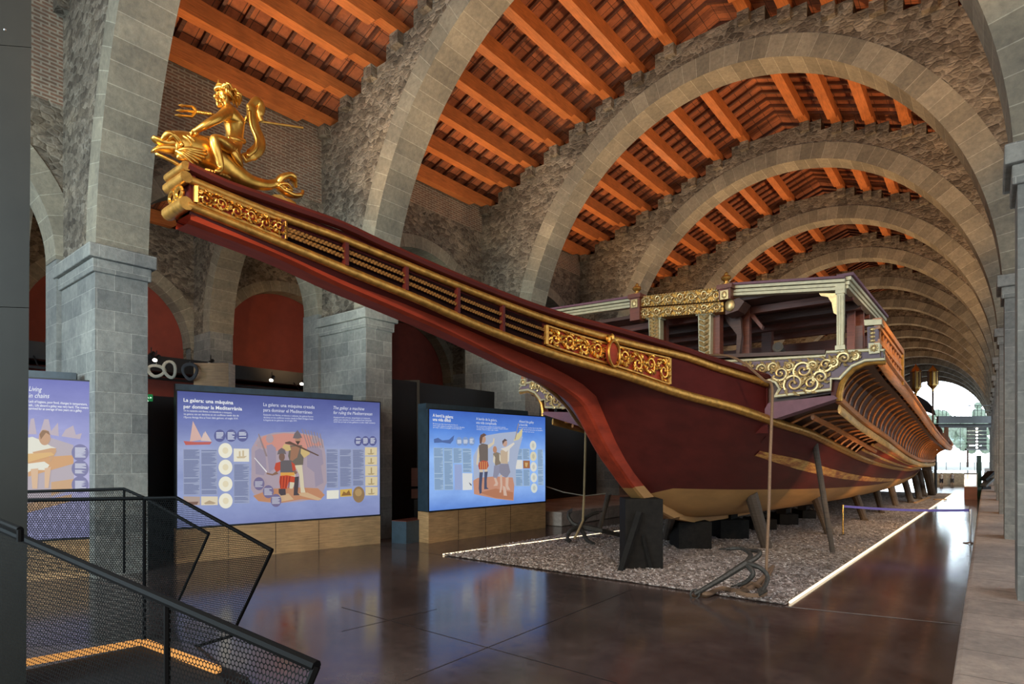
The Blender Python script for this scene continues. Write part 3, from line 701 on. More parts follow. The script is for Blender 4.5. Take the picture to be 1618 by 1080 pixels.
# -------- outrigger: lower beam, upper beam, ribs, side planking
YL = [14, 15, 16, 17.5, 19, 21, 24, 28, 32, 36, 40, 44, 48, 52, 56, 59, 61.5]
xLo = pchip([14, 20, 30, 44, 52, 58, 61.5], [3.65, 3.68, 3.65, 3.55, 3.2, 2.5, 1.6])
xUp = pchip([13.6, 20, 30, 46, 54, 60, 63], [4.42, 4.45, 4.4, 4.3, 4.1, 3.6, 3.1])
zLo = pchip([14, 17, 21.6, 29.3, 36, 44, 52, 58, 62], [3.68, 3.36, 3.02, 2.45, 2.2, 2.12, 2.5, 3.2, 4.1])
zU = pchip([13.6, 15, 18, 22.4, 29, 36, 46, 52, 57, 61], [4.45, 4.3, 4.12, 3.85, 3.45, 3.15, 2.9, 3.0, 3.35, 3.95])
for sg in (1, -1):
    f = lambda xx, zz, Y, dx=0, dz=0: Vector((XC + sg * (xx(Y) + dx), Y, zz(Y) + dz))
    Yn = [14 + (61.5 - 14) * (i / 60) ** 1.4 for i in range(61)]
    m = MB(); m.tube([f(xLo, zLo, Y) for Y in Yn], .085, 8); m.build('lower_outrigger_beam', ORANGE, GAL, smooth=True)
    m = MB(); m.tube([f(xLo, zLo, Y, .03, -.22) for Y in Yn], [(.10, .03)] * 61, 8, flat=(0, 0, 1)); m.build('outrigger_plank', WALE, GAL, smooth=True)
    m = MB(); m.tube([f(xUp, zU, Y) for Y in Yn], [(.15, .06)] * 61, 8, flat=(0, 0, 1)); m.tube([f(xUp, zU, Y, .05, .15) for Y in Yn], .05, 6); m.build('upper_outrigger_beam', ORANGE, GAL, smooth=True)
    # dark planking behind the ribs
    m = MB()
    m.grid([[f(xLo, zLo, Y, -.12, .02), f(xLo, zLo, Y, -.14, 0) + Vector((0, 0, .5 * (zU(Y) - zLo(Y)))), f(xLo, zLo, Y, .12, 0) + Vector((0, 0, .98 * (zU(Y) - zLo(Y)))), f(xUp, zU, Y, -.30, .12), f(xUp, zU, Y, -.05, .13)] for Y in Yn]); m.build('outrigger_planking', BROWN, GAL)
    nr = 46
    for i in range(nr):
        Y = 14.3 + (58 - 14.3) * (i / nr) ** 1.25; a, b = f(xLo, zLo, Y), f(xUp, zU, Y, -.05, 0)
        c = Vector((a.x * .78 + b.x * .22, Y, a.z * .25 + b.z * .75)); m = MB()
        m.tube(cr([a, Vector((a.x * .95 + b.x * .05, Y, lerp(a.z, b.z, .4))), c, b], 4), (.05, .03), 4) if False else m.tube(cr([a, Vector((lerp(a.x, b.x, .10), Y, lerp(a.z, b.z, .38))), Vector((lerp(a.x, b.x, .42), Y, lerp(a.z, b.z, .76))), b], 5), .028, 5)
        m.build('outrigger_rib', ORANGE, GAL, smooth=True)
    # bracket ribs from the hull out to the lower beam and the closed planking aft of them
    for i in range(12):
        Y = 14.6 + i * .62; zl = zLow(Y) + .06; a = Vector((XC + sg * wY(Y), Y, zl)); b = f(xLo, zLo, Y, 0, -.15); mid = a.lerp(b, .5) + Vector((sg * -.02, 0, .10)); m = MB()
        m.tube(cr([a, mid, b], 5), .035, 5); m.build('bracket_rib', ORANGE, GAL, smooth=True)
    m = MB(); m.tube([Vector((XC + sg * lerp(wY(Y), xLo(Y), .55), Y, lerp(zLow(Y), zLo(Y) - .1, .55) - .06)) for Y in (14.2, 16, 18, 20, 21.6)], [(.07, .04)] * 5, 6, flat=(0, 0, 1)); m.build('rib_stringer', ORANGE, GAL)
    m = MB(); m.grid([[Vector((XC + sg * (wY(Y) - .25), Y, zLow(Y) + .05)), f(xLo, zLo, Y, -.2, .12)] for Y in [13.7, 15, 17, 19, 21, 22]]); m.build('rib_backing', BROWN, GAL)
    Yp = [20.2 + (61 - 20.2) * i / 40 for i in range(41)]
    for (v0, v1, mt, nm, of) in ((0, .36, REDWOOD, 'topside_plank', .0), (.36, .70, RED, 'topside_plank', .02), (.70, 1.0, ORANGE, 'topside_plank', .05)):
        m = MB(); rows = []
        for Y in Yp:
            r = []
            for v in (v0, (v0 + v1) / 2, v1):
                r.append(Vector((XC + sg * (lerp(wY(Y), xLo(Y), v ** 1.3) + of), Y, lerp(zLow(Y), zLo(Y) - .2, v))))
            rows.append(r)
        m.grid(rows); m.build(nm, mt, GAL, smooth=True)
    for v in (.36, .70):
        m = MB(); m.tube([Vector((XC + sg * (lerp(wY(Y), xLo(Y), v ** 1.3) + .05), Y, lerp(zLow(Y), zLo(Y) - .2, v))) for Y in Yp], .045, 6); m.build('topside_moulding', WALE, GAL, smooth=True)
m = MB(); m.grid([[(XC - xUp(Y) + .1, Y, zU(Y) - .1), (XC, Y, zU(Y) + .05), (XC + xUp(Y) - .1, Y, zU(Y) - .1)] for Y in [13.7] + Yn[1:]]); m.build('main_deck', BROWN, GAL)
# -------- forecastle
YF = 13.55
def fp(x, y, dy=0.0): return atY(x, y, YF + dy)
front = [(1141, 571), (1305, 562), (1306, 556), (1374, 553), (1397, 553), (1398, 567), (1367, 569), (1346, 578), (1334, 590), (1327, 598), (1313, 598), (1313, 615), (1224, 626), (1232, 614), (1226, 604), (1216, 600)]
def mirror(p): return Vector((2 * XC - p.x, p.y, p.z))
fpts = [fp(*q) for q in front]
for mf in (lambda p: p, mirror):
    pol = [mf(p) for p in fpts]
    m = MB(); m.prism(pol, (0, .12, 0)); g = m.build('forecastle_panel', GREYP, GAL)
    m = MB(); m.tube([p + Vector((0, -.01, 0)) for p in pol + pol[:1]], .035, 6); m.build('frame', CREAM, g, smooth=True)
    ctr = sum(pol, Vector()) / len(pol)
    m = MB(); m.tube([p + (ctr - p) * .06 + Vector((0, -.02, 0)) for p in pol], .012, 5); m.build('inner_frame', GOLDP, g)
    c = MB(); o = mf(fp(1160, 618)); sx = 1 if mf(Vector((1, 0, 0))).x > 0 else -1
    def Mf(u, v, h): 
        return Vector((mf(fp(1190, 600)).x + sx * u, YF - h * .8 - .01, fp(1240, 618).z + v + .03))
    # scroll field: big spirals at measured places
    for (px, py, rad_, dirn) in ((1255, 606, .21, 1), (1234, 590, .16, -1), (1282, 606, .17, -1), (1270, 585, .20, 1), (1297, 596, .15, 1), (1305, 576, .15, -1), (1334, 566, .13, 1), (1318, 572, .10, -1), (1285, 578, .11, 1), (1205, 583, .12, 1), (1182, 580, .10, -1), (1223, 580, .11, 1), (1248, 578, .10, -1), (1352, 562, .08, -1)):
        C0 = mf(fp(px, py)); pts, rr = [], []
        for i in range(26):
            a = PI * 1.2 - dirn * i / 25 * 3.1 * PI; q = rad_ * (1 - .85 * i / 25); pts.append(C0 + Vector((sx * q * math.cos(a), -.03 - .04 * i / 25, q * math.sin(a)))); rr.append(.034 * (1 - .4 * i / 25))
        c.tube(pts, rr, 6); c.ell(pts[-1], .035, 6, 5)
        for j in range(7):
            a = 2 * PI * j / 7 + px; e = [C0 + Vector((sx * q * math.cos(a + b), -.04, q * math.sin(a + b))) for q, b in ((rad_ * .8, 0), (rad_ * 1.1, .2), (rad_ * 1.35, .5))]; c.tube(e, [.02, .035, .008], 5)
    c.build('carved_scrolls', GOLDP, g, smooth=True)
    lb = [(1203, 655), (1214, 636), (1317, 624), (1324, 629), (1225, 661)]
    m = MB(); m.prism([mf(fp(*q)) for q in lb], (0, .5, 0)); m.build('forecastle_beam', PURPLE, GAL)
    # fillet under the end and moulded upper edge
    m = MB(); pol2 = [mf(fp(x, y, .02)) for x, y in ((1398, 567), (1367, 570), (1346, 579), (1334, 592), (1327, 601), (1327, 640), (1316, 640), (1314, 615))]
    m.prism([mf(fp(x, y, .1)) for x, y in ((1313, 600), (1327, 600), (1327, 632), (1313, 628))], (0, .3, 0)); m.build('end_block', MAROON, GAL)
    m = MB(); m.tube([mf(fp(x, y, .06)) for x, y in ((1400, 571), (1382, 571), (1366, 574), (1349, 582), (1337, 594), (1330, 606), (1326, 622), (1326, 633))], .06, 8); m.build('end_moulding', GOLDD, GAL, smooth=True)
    # roof post, bracket, corner pillar with rosette
    m = MB(); a, b = mf(fp(1328.5, 553)), mf(fp(1328.5, 452)); m.beam(a, b, .13, .13, up=(0, 1, 0))
    for i in (-1, 0, 1): m.beam(a + Vector((i * .045, -.07, .1)), b + Vector((i * .045, -.07, -.2)), .018, .02, up=(0, 1, 0))
    m.beam(a, a + Vector((0, 0, .09)), .18, .18, up=(0, 1, 0)); m.beam(b - Vector((0, 0, .16)), b, .17, .17, up=(0, 1, 0)); m.build('roof_post', CREAM, GAL)
    m = MB(); m.prism([mf(fp(x, y)) for x, y in ((1323, 463), (1294, 463), (1297, 467), (1308, 469), (1314, 478), (1317, 494), (1322, 497))], (0, .07, 0)); g2_ = m.build('roof_bracket', GOLDP, GAL)
    m = MB(); m.prism([mf(fp(x, y)) for x, y in ((1370, 516), (1387, 515), (1387, 556), (1371, 557))], (0, .28, 0)); g3_ = m.build('corner_pillar', GREYP, GAL)
    m = MB(); m.prism([mf(fp(x, y, -.05)) for x, y in ((1365, 505), (1393, 504), (1393, 512), (1366, 514))], (0, .4, 0)); m.build('pillar_cap', CREAM, g3_)
    m = MB(); m.prism([mf(fp(x, y, -.06)) for x, y in ((1372, 542), (1390, 541), (1390, 557), (1373, 559))], (0, .3, 0)); m.build('rosette_block', CREAM, g3_)
    m = MB(); m.ell(mf(fp(1381, 549.5, -.08)), (.06, .03, .06), 10, 8); 
    for k in range(8): m.ell(mf(fp(1381, 549.5, -.07)) + Vector((.06 * math.cos(k * PI / 4), 0, .06 * math.sin(k * PI / 4))), .02, 6, 5)
    for yy in (520, 526, 532, 538): m.ell(mf(fp(1378.5, yy, -.01)), (.05, .03, .035), 8, 6)
    m.build('pillar_carving', GOLDP, g3_, smooth=True)
    # roof: side beam, rails running aft
    p0 = fp(1335, 447); m = MB(); q0 = mf(p0); q1 = mf(Vector((p0.x, 19.0, p0.z + .12)))
    for dz, w_, mt in ((0, .16, 0), (.09, .22, 0)): m.beam(q0 + Vector((0, 0, dz)), q1 + Vector((0, 0, dz)), w_, .07)
    m.beam(q0 + Vector((0, 0, -.08)), q1 + Vector((0, 0, -.08)), .12, .06); m.build('roof_side_beam', CREAM, GAL)
    m = MB(); m.beam(q0 + Vector((0, 0, .17)), q1 + Vector((0, 0, .17)), .3, .06); m.build('roof_edge_board', PURPLE, GAL)
    m = MB(); r0, r1 = fp(1392, 506), Vector((XC + 4.45, 17.2, 5.0)); r0.x = XC + 4.42
    for dz, h_ in ((0, .12), (-.12, .07), (-.40, .09)): m.beam(mf(r0 + Vector((0, 0, dz))), mf(r1 + Vector((0, 0, dz))), .16 if dz == 0 else .1, h_)
    for i in range(9): 
        p = r0.lerp(r1, (i + .5) / 9); m.beam(mf(p + Vector((0, 0, -.1))), mf(p + Vector((0, 0, -.62))), .07, .07, up=(0, 1, 0))
    m.build('side_gallery_rail', ORANGE, GAL)
    m = MB(); m.beam(mf(r1 + Vector((0, 0, .05))), mf(r1 + Vector((0, 0, -.8))), .16, .16, up=(0, 1, 0)); m.build('gallery_end_post', GOLDD, GAL)
# roof front beam in two halves with the carved portal between them
def front_beam(a, b, name='roof_front_beam'):
    a, b = fp(*a), fp(*b); m = MB()
    for dz, w_, h_ in ((.0, .20, .06), (-.08, .14, .06), (-.16, .18, .06)): m.beam(a + Vector((0, 0, dz)), b + Vector((0, 0, dz)), w_, h_)
    g = m.build(name, CREAM, GAL)
    m = MB(); m.beam(a + Vector((0, 0, .06)), b + Vector((0, 0, .06)), .3, .05); m.build('edge_board', PURPLE, g)
front_beam((1153, 455), (1336, 444)); front_beam((866, 494), (1002, 474))
def carved_beam(tl, bl, tr, br, n, seed, name):
    a, b, c, d = fp(*tl, -.15), fp(*bl, -.15), fp(*tr, -.15), fp(*br, -.15)
    m = MB(); m.prism([a, c, d, b], (0, .3, 0)); g = m.build(name, GOLDD, GAL)
    H = (a - b).length; Ln = (c - a).length
    Mf = lambda u, v, h: b.lerp(d, u / Ln).lerp(a.lerp(c, u / Ln), v / H) + Vector((0, -h * .8, 0))
    k = MB(); scroll(k, Mf, Ln, H, n, seed, .07, 4)
    nb = int(Ln / .07)
    for i in range(nb):
        for v in (.06, .94): k.ell(Mf(Ln * i / nb, H * v, .02), .022, 5, 4)
    k.build('carving', GOLDP, g, smooth=True); return g
carved_beam((1014, 468), (1014, 484), (1142, 453), (1142, 475), 7, 21, 'portal_upper_beam')
carved_beam((1012, 487), (1012, 503), (1143, 477), (1143, 492), 7, 22, 'portal_lower_beam')
for (x, yt, yb, xb, yb0, yb1) in ((1006.5, 447, 466, 1006.5, 466, 507), (1147.5, 429, 451, 1148, 451, 474)):
    a, b = fp(xb, yb0, -.15), fp(xb, yb1, -.15); m = MB(); m.beam(a, b, .26, .26, up=(0, 1, 0)); m.beam(a, a + Vector((0, 0, -.10)), .34, .34, up=(0, 1, 0)); g = m.build('portal_block', REDWOOD, GAL)
    m = MB(); m.prism([a + Vector((-.09, -.14, -.14)), a + Vector((.09, -.14, -.14)), a + Vector((.09, -.14, -.34)), a + Vector((-.09, -.14, -.34))], (0, -.02, 0)); m.ell(a + Vector((0, -.17, -.24)), (.06, .03, .08), 8, 6); m.build('block_carving', GOLDP, g)
    c = fp(x, yb, -.15); h = fp(x, yt, -.15).z - c.z
    m = MB(); m.lathe([(.10, 0), (.10, h * .12), (.045, h * .2), (.05, h * .3), (.10, h * .42), (.115, h * .55), (.09, h * .68), (.04, h * .76), (.05, h * .84), (.03, h * .93), (.0, h)], c, 14); m.build('finial', GOLDD, g, smooth=True)
m = MB(); m.prism([fp(x, y, -.1) for x, y in ((1146, 477), (1168, 470), (1176, 476), (1166, 490), (1146, 497))], (0, .5, 0)); g = m.build('portal_bracket', BROWN, GAL)
m = MB(); m.ell(fp(1153, 482, -.12), (.11, .05, .14), 8, 6); m.build('bracket_carving', GOLDP, g, smooth=True)
m = MB(); m.prism([fp(x, y, -.1) for x, y in ((1010, 490), (1000, 490), (996, 496), (1003, 506), (1010, 506))], (0, .3, 0)); m.build('portal_bracket', GOLDP, GAL)
for pl in (((1024.5, 503), (1043, 502), (1043, 548), (1026, 545)), ((1103, 497), (1123, 495), (1122, 563), (1104, 563))):
    m = MB(); m.prism([fp(*q, -.05) for q in pl], (0, .2, 0)); g = m.build('portal_pillar', CREAM, GAL)
    a, b, c, d = [fp(*q, -.06) for q in pl]; m = MB(); n_ = 8
    for i in range(n_):
        t = (i + .6) / n_; mid = a.lerp(d, t).lerp(b.lerp(c, t), .5); w_ = (b - a).length
        for s_ in (-1, 1): m.tube([mid + Vector((0, -.02, -.05)), mid + Vector((s_ * w_ * .22, -.05, .01)), mid + Vector((s_ * w_ * .36, -.02, .07))], [.02, .05, .012], 5)
    m.build('leaf_carving', GOLDP, g, smooth=True)
    m = MB(); m.beam(a.lerp(b, -.15) + Vector((0, .1, .02)), a.lerp(b, 1.15) + Vector((0, .1, .02)), .26, .08); m.build('pillar_cap', CREAM, g)
# inner timbers of the forecastle
def post(x, y0, y1, w_, dy, mt=REDWOOD, name='forecastle_post'):
    a, b = fp(x, y0, dy), fp(x, y1, dy); b = Vector((a.x, a.y, b.z)); m = MB(); m.beam(a, b, w_, w_, up=(0, 1, 0)); return m.build(name, mt, GAL)
for x, y0, y1, w_, dy in ((1132, 563, 488, .24, .25), (1180, 566, 480, .17, .9), (1345, 556, 490, .16, 2.5), (1050, 560, 500, .16, .5), (1213, 566, 520, .25, 3.5), (1358, 556, 515, .14, .6)): post(x, y0, y1, w_, dy)
m = MB(); a = fp(1128, 500, .2); 
m.prism([fp(x, y, .5) for x, y in ((1146, 492), (1170, 500), (1172, 530), (1168, 560), (1163, 560), (1164, 528), (1146, 505))], (0, .12, 0)); m.build('knee_timber', BROWN, GAL)
m = MB(); m.prism([fp(x, y, .9) for x, y in ((1186, 490), (1205, 514), (1203, 520), (1186, 500))], (0, .14, 0)); m.build('knee_timber', REDWOOD, GAL)
pz = fp(1335, 447)
m = MB(); xl_ = 2 * XC - pz.x
m.prism([(xl_ - .05, 13.7, pz.z + .02), (pz.x + .05, 13.7, pz.z + .02), (pz.x + .05, 13.7, pz.z + .10), (xl_ - .05, 13.7, pz.z + .10)], (0, 5.3, .1)); m.build('roof_deck', BROWN, GAL)
for y in (14.5, 15.6, 16.8, 18.2): 
    m = MB(); m.beam((xl_, y, pz.z - .06), (pz.x, y, pz.z - .06), .16, .16); m.build('roof_joist', REDWOOD if y != 15.6 else BROWN, GAL)
m = MB(); m.beam((xl_, 18.9, pz.z - .35), (pz.x, 18.9, pz.z - .35), .2, .3); m.build('roof_rear_beam', REDWOOD, GAL)
for mf in (lambda p: p, mirror):
    for y in (16.4, 18.9):
        b = mf(Vector((pz.x - .15, y, pz.z))); m = MB(); m.beam((b.x, y, 4.3), b, .17, .17, up=(0, 1, 0)); m.build('roof_rear_post', REDWOOD, GAL)
m = MB(); m.beam(fp(1085, 566, .1), fp(1306, 557, .1), .3, .08); m.build('deck_rail', BROWN, GAL)
# dark ends of the deck behind bow
m = MB(); m.prism([fp(x, y, .14) for x, y in ((1010, 570), (1320, 563), (1320, 620), (1200, 640), (1010, 640))], (0, .1, 0)); m.build('deck_front', BROWN, GAL)
# stern tent, lanterns, small posts
m = MB(); rows = []
for i in range(9):
    Y = 50 + i * 1.1; R_ = 2.7 - .14 * i; rows.append([(XC + R_ * 1.25 * math.cos(a), Y, 5.2 + i * .12 + R_ * .75 * math.sin(a)) for a in [PI * k / 12 for k in range(13)]])
m.grid(rows); m.build('stern_awning', mat('dark_green_cloth', (.03, .035, .028), .8), GAL, smooth=True)
for i in range(8):
    for sx in (-1, 1):
        Y = 44 + i * 2.1; m = MB(); x = XC + sx * (xUp(Y) - .25); z = zU(Y); m.beam((x, Y, z), (x, Y, z + .9 + .25 * (i % 3)), .12, .12, up=(0, 1, 0)); m.build('stern_post', BROWN, GAL)
m = MB(); m.tube(cr([(XC + 3.0, 57, 3.6), (XC + 3.1, 60, 4.0), (XC + 3.0, 62, 4.5), (XC + 2.7, 63.2, 4.9)], 4), [.2] * 12 + [.1], 6); m.build('stern_ornament', BROWN, GAL, smooth=True)
for (px, py0, py1) in ((1447, 575, 625), (1474, 577, 618)):
    a, b = atD(px, py1, 40), atD(px, py0, 40); h = b.z - a.z
    m = MB(); m.lathe([(.02, -.9), (.05, 0), (.09, h * .1), (.27, h * .22), (.30, h * .3), (.28, h * .72), (.34, h * .76), (.18, h * .88), (.06, h * .95), (.02, h)], a, 8); g = m.build('stern_lantern', BRASS, GAL, smooth=False)
    m = MB()
    for k in range(8):
        an = PI / 4 * k; m.beam(a + Vector((.30 * math.cos(an), .30 * math.sin(an), h * .25)), a + Vector((.30 * math.cos(an), .30 * math.sin(an), h * .8)), .05, .05, up=(0, 1, 0))
    m.build('lantern_bars', BROWN, g)
    m = MB(); m.beam(a + Vector((0, 0, -2.2)), a, .1, .1, up=(0, 1, 0)); m.build('lantern_stay', BROWN, g)
# ------------------------------------------------------------------ figurehead (part of the galley)
def zA(x, y, dx=0.0): return atX(230 + x / 5.993, 120 + y / 5.994, XC + dx)
def zBp(x, y, dx=0.0): return atX(260 + x / 5.993, 250 + y / 5.994, XC + dx)
PXM = 1 / 172.0
dm = MB()
body = [(zA(250, 640), .115), (zA(330, 660), .135), (zA(450, 690), .15), (zA(560, 735), .158), (zA(680, 800), .15), (zA(780, 880), .135), (zA(900, 960), .105), (zA(1010, 1010), .075), (zBp(960, 255), .058), (zBp(1030, 245), .05), (zBp(1090, 250), .06), (zBp(1150, 280), .05)]
P = cr([b[0] for b in body], 5); R = []
for i in range(len(body) - 1):
    for k in range(5): R.append(lerp(body[i][1], body[i + 1][1], k / 5))
R.append(body[-1][1]); dm.tube(P, [(r, r * .9) for r in R], 16, flat=(0, 0, 1))
dm.tube(cr([zA(300, 640), zA(200, 640), zA(110, 610), zA(60, 575)], 5), [(lerp(.075, .014, i / 15), lerp(.10, .03, i / 15)) for i in range(16)], 8, flat=(0, 0, 1))
dm.tube(cr([zA(320, 710), zA(200, 690), zA(120, 690), zA(65, 715)], 5), [(lerp(.06, .012, i / 15), lerp(.09, .04, i / 15)) for i in range(16)], 8, flat=(0, 0, 1))
FIG = dm.build('figurehead', GOLD, GAL, smooth='all')
FIG['label'] = 'gilded sea god riding a dolphin'
for dx in (.11, -.11):
    fm = MB()
    for k, (c0, c1, c2) in enumerate((((155, 600), (230, 540), (330, 640)), ((210, 610), (270, 560), (350, 640)), ((330, 570), (400, 600), (440, 680)), ((370, 560), (440, 600), (450, 640)))):
        fm.tube(cr([zA(*c0, dx * .7), zA(*c1, dx), zA(*c2, dx)], 5), [.012, .018, .024, .026, .026, .026, .024, .022, .018, .014, .01], 6)
    for k, (tx, ty) in enumerate(((440, 830), (480, 815), (515, 798), (545, 772), (565, 742), (555, 712), (520, 700))):
        fm.tube(cr([zA(285, 700 + k * 3, dx * 1.1), zA(lerp(285, tx, .45), lerp(700, ty, .45) - 12, dx * 1.5), zA(tx, ty, dx * 1.5), zA(tx + 12, ty - 8, dx * 1.35)], 4), [.012, .014, .017, .02, .022, .022, .02, .018, .016, .014, .012, .009, .005], 6)
    fm.tube(cr([zA(100, 735, dx * .5), zA(220, 790, dx * .9), zA(330, 850, dx * 1.0), zA(390, 880, dx), zA(380, 915, dx), zA(340, 915, dx)], 4), [.018] * 16 + [.022, .026, .028, .026, .02], 6)
    fm.tube(cr([zA(300, 760, dx), zA(400, 800, dx * 1.3), zA(470, 840, dx * 1.3)], 4), [.03, .03, .028, .026, .024, .022, .02, .016, .01], 6)
    fm.ell(zA(345, 650, dx * 1.15), .022, 8, 6); fm.build('cheek_fin', GOLD, FIG, smooth='all')
# tail flukes and pedestal
fm = MB()
fm.tube(cr([zBp(1060, 250), zBp(1100, 190), zBp(1170, 170), zBp(1220, 210), zBp(1245, 280)], 4), [(.03, .05), (.035, .06), (.04, .07), (.04, .08)] + [(.04, .09)] * 8 + [(.03, .07), (.025, .05), (.02, .04), (.015, .03), (.01, .02)], 8)
fm.tube(cr([zBp(1060, 260), zBp(1130, 320), zBp(1210, 360), zBp(1290, 350), zBp(1310, 305)], 4), [(.03, .06)] * 4 + [(.032, .08)] * 8 + [(.02, .05), (.018, .04), (.016, .03), (.014, .025), (.02, .02)], 8)
fm.tube(cr([zBp(1090, 250, .05), zBp(1160, 240, .08), zBp(1210, 300, .06), zBp(1150, 290, .06)], 4), .016, 6)
fm.build('tail_fluke', GOLD, FIG, smooth='all')
pm = MB(); a = zBp(1120, 470); pm.prism([zBp(1035, 340, .08), zBp(1110, 345, .08), zBp(1245, 470, .08), zBp(1030, 410, .08)], (-.16, 0, 0)); pm.ell(zBp(1170, 430), (.08, .1, .05), 8, 6)
for k in range(7): pm.ell(zA(590 + 28 * k, 905 + 9 * k, .10), (.05, .05, .025), 7, 5)
pm.build('pedestal', GOLDD, FIG, smooth=True)
def skin_mesh(name, verts, edges, radii, sub=2, mt=None, parent=None):
    me = bpy.data.meshes.new(name); me.from_pydata([tuple(v) for v in verts], edges, []); o = bpy.data.objects.new(name, me); COL.objects.link(o)
    o.modifiers.new('Skin', 'SKIN').use_smooth_shade = True; s_ = o.modifiers.new('Subsurf', 'SUBSURF'); s_.levels = sub; s_.render_levels = sub
    for i, r in enumerate(radii): 
        me.skin_vertices[0].data[i].radius = r if isinstance(r, tuple) else (r, r)
    me.skin_vertices[0].data[0].use_root = True
    dg = bpy.context.evaluated_depsgraph_get(); dg.update(); me2 = bpy.data.meshes.new_from_object(o.evaluated_get(dg)); bpy.data.objects.remove(o)
    o = bpy.data.objects.new(name, me2); COL.objects.link(o); me2.materials.clear(); me2.materials.append(mt)
    for p in me2.polygons: p.use_smooth = True
    if parent: o.parent = parent
    return o
# rider: pelvis, waist, chest, neck, head; arms; legs
j = {}
V, R_, E_ = [], [], []
def J(n, p, r, link=None):
    j[n] = len(V); V.append(p); R_.append(r)
    if link: E_.append((j[link], j[n]))
J('pelvis', zA(850, 690), (.085, .10)); J('waist', zA(848, 590), (.075, .095), 'pelvis'); J('chest', zA(840, 450), (.085, .125), 'waist'); J('ub', zA(810, 360), (.085, .125), 'chest'); J('neck', zA(770, 290), .045, 'ub'); J('skull0', zA(742, 235), .055, 'neck'); J('skull1', zA(735, 180), .066, 'skull0'); J('skull2', zA(735, 130), .05, 'skull1')
for s_, nm, arm in ((1, 'near', ((760, 345, .12), (690, 400, .17), (610, 440, .17), (540, 480, .15), (490, 510, .12), (462, 545, .09))), (-1, 'far', ((800, 330, -.13), (850, 380, -.24), (900, 440, -.32), (930, 430, -.32), (955, 415, -.30), (975, 405, -.28)))):
    pr = 'ub'
    for k, (x, y, dx) in enumerate(arm):
        J(nm + str(k), zA(x, y, dx), (.052, .046, .042, .036, .026, .03)[k], pr); pr = nm + str(k)
    hnd = V[-1]
    for q in range(4):
        J(nm + 'f%d' % q, hnd + Vector((.015 * (q - 1.5), -.03, -.02 + .01 * q)), .009, pr); J(nm + 'g%d' % q, hnd + Vector((.015 * (q - 1.5), -.035, -.05 + .008 * q)), .008, nm + 'f%d' % q)
    J(nm + 't', hnd + Vector((.035, .005, -.02)), .010, pr)
for s_, nm, leg in ((1, 'nleg', ((820, 690, .10), (730, 630, .18), (640, 580, .21), (670, 700, .21), (700, 800, .20), (715, 880, .19), (690, 905, .20), (655, 900, .21))), (-1, 'fleg', ((820, 690, -.10), (680, 640, -.18), (535, 605, -.20), (560, 700, -.22), (590, 800, -.21), (610, 870, -.19), (580, 890, -.20), (550, 890, -.20)))):
    pr = 'pelvis'
    for k, (x, y, dx) in enumerate(leg):
        J(nm + str(k), zA(x, y, dx), (.078, .07, .055, .052, .042, .032, .03, .018)[k], pr); pr = nm + str(k)
RID = skin_mesh('rider', V, E_, R_, 2, GOLD, FIG)
hm = MB(); rnd = random.Random(4); hc = zA(745, 165)
for i in range(46):    # hair and beard locks
    a, b = rnd.uniform(-.5, PI + .3), rnd.uniform(-1, 1); d = Vector((b * .075, math.cos(a) * -.075 + .02, abs(math.sin(a)) * .07 + .01)); p = hc + d
    hm.tube([p, p + Vector((rnd.uniform(-.03, .03), .035, .0)), p + Vector((rnd.uniform(-.03, .03), .05 + .02 * rnd.random(), -.04 - .05 * rnd.random()))], [.014, .018, .006], 5)
for i in range(26):
    a_ = 2 * PI * i / 26; p = zA(738, 130) + Vector((.05 * math.cos(a_), .058 * math.sin(a_), 0)); hm.tube([p + Vector((0, 0, .02)), p + Vector((.018 * math.cos(a_), .018 * math.sin(a_), -.03)), p + Vector((.012 * math.cos(a_), .02 * math.sin(a_) + .01, -.075 if math.sin(a_) > -.2 else -.03))], [.014, .017, .006], 5)
for i in range(14):
    p = zA(690 + 9 * (i % 5), 215 + 12 * (i // 5), rnd.uniform(-.05, .05)); hm.tube([p, p + Vector((0, -.012, -.03)), p + Vector((0, .0, -.065))], [.013, .015, .005], 5)
hm.build('hair_and_beard', GOLD, RID, smooth='all')
hm = MB(); fx = zA(668, 180); hm.ell(zA(665, 195), (.018, .026, .022), 8, 6); hm.tube([zA(676, 172, .0), zA(655, 198, 0)], [.012, .017], 6)
for dx in (.03, -.03): hm.ell(zA(682, 172, dx), .013, 8, 6); hm.tube([zA(672, 158, dx * .4), zA(672, 153, dx), zA(690, 160, dx * 1.7)], .009, 5)
hm.tube([zA(676, 222, -.025), zA(668, 224, 0), zA(676, 222, .025)], .009, 5); 
hm.build('face', GOLD, RID, smooth='all')
for dx in (.07, -.07): hm = MB(); hm.ell(zA(745, 190, dx), (.012, .022, .032), 8, 6); hm.build('ear', GOLD, RID, smooth='all')
cm = MB(); cc = zA(738, 124); ring_ = [cc + Vector((.056 * math.cos(a), .064 * math.sin(a), -.015 * math.sin(a))) for a in [2 * PI * k / 20 for k in range(21)]]; cm.tube(ring_, .012, 6)
for k in range(0, 20, 4): cm.tube([ring_[k], ring_[k] + Vector((0, 0, .05))], [.014, .003], 5)
cm.build('crown', GOLD, RID, smooth=True)
tm = MB(); sh0, sh1 = zA(470, 340, -.30), zA(1490, 490, -.30); tm.tube([sh0, sh1], .013, 8)
for k in range(8): tm.ell(zA(490 + 18 * k, 343 + 2.6 * k, -.30), (.02, .02, .02), 6, 5)
tm.tube(cr([zA(445, 290, -.30), zA(475, 330, -.30), zA(440, 385, -.30)], 5), .016, 6)
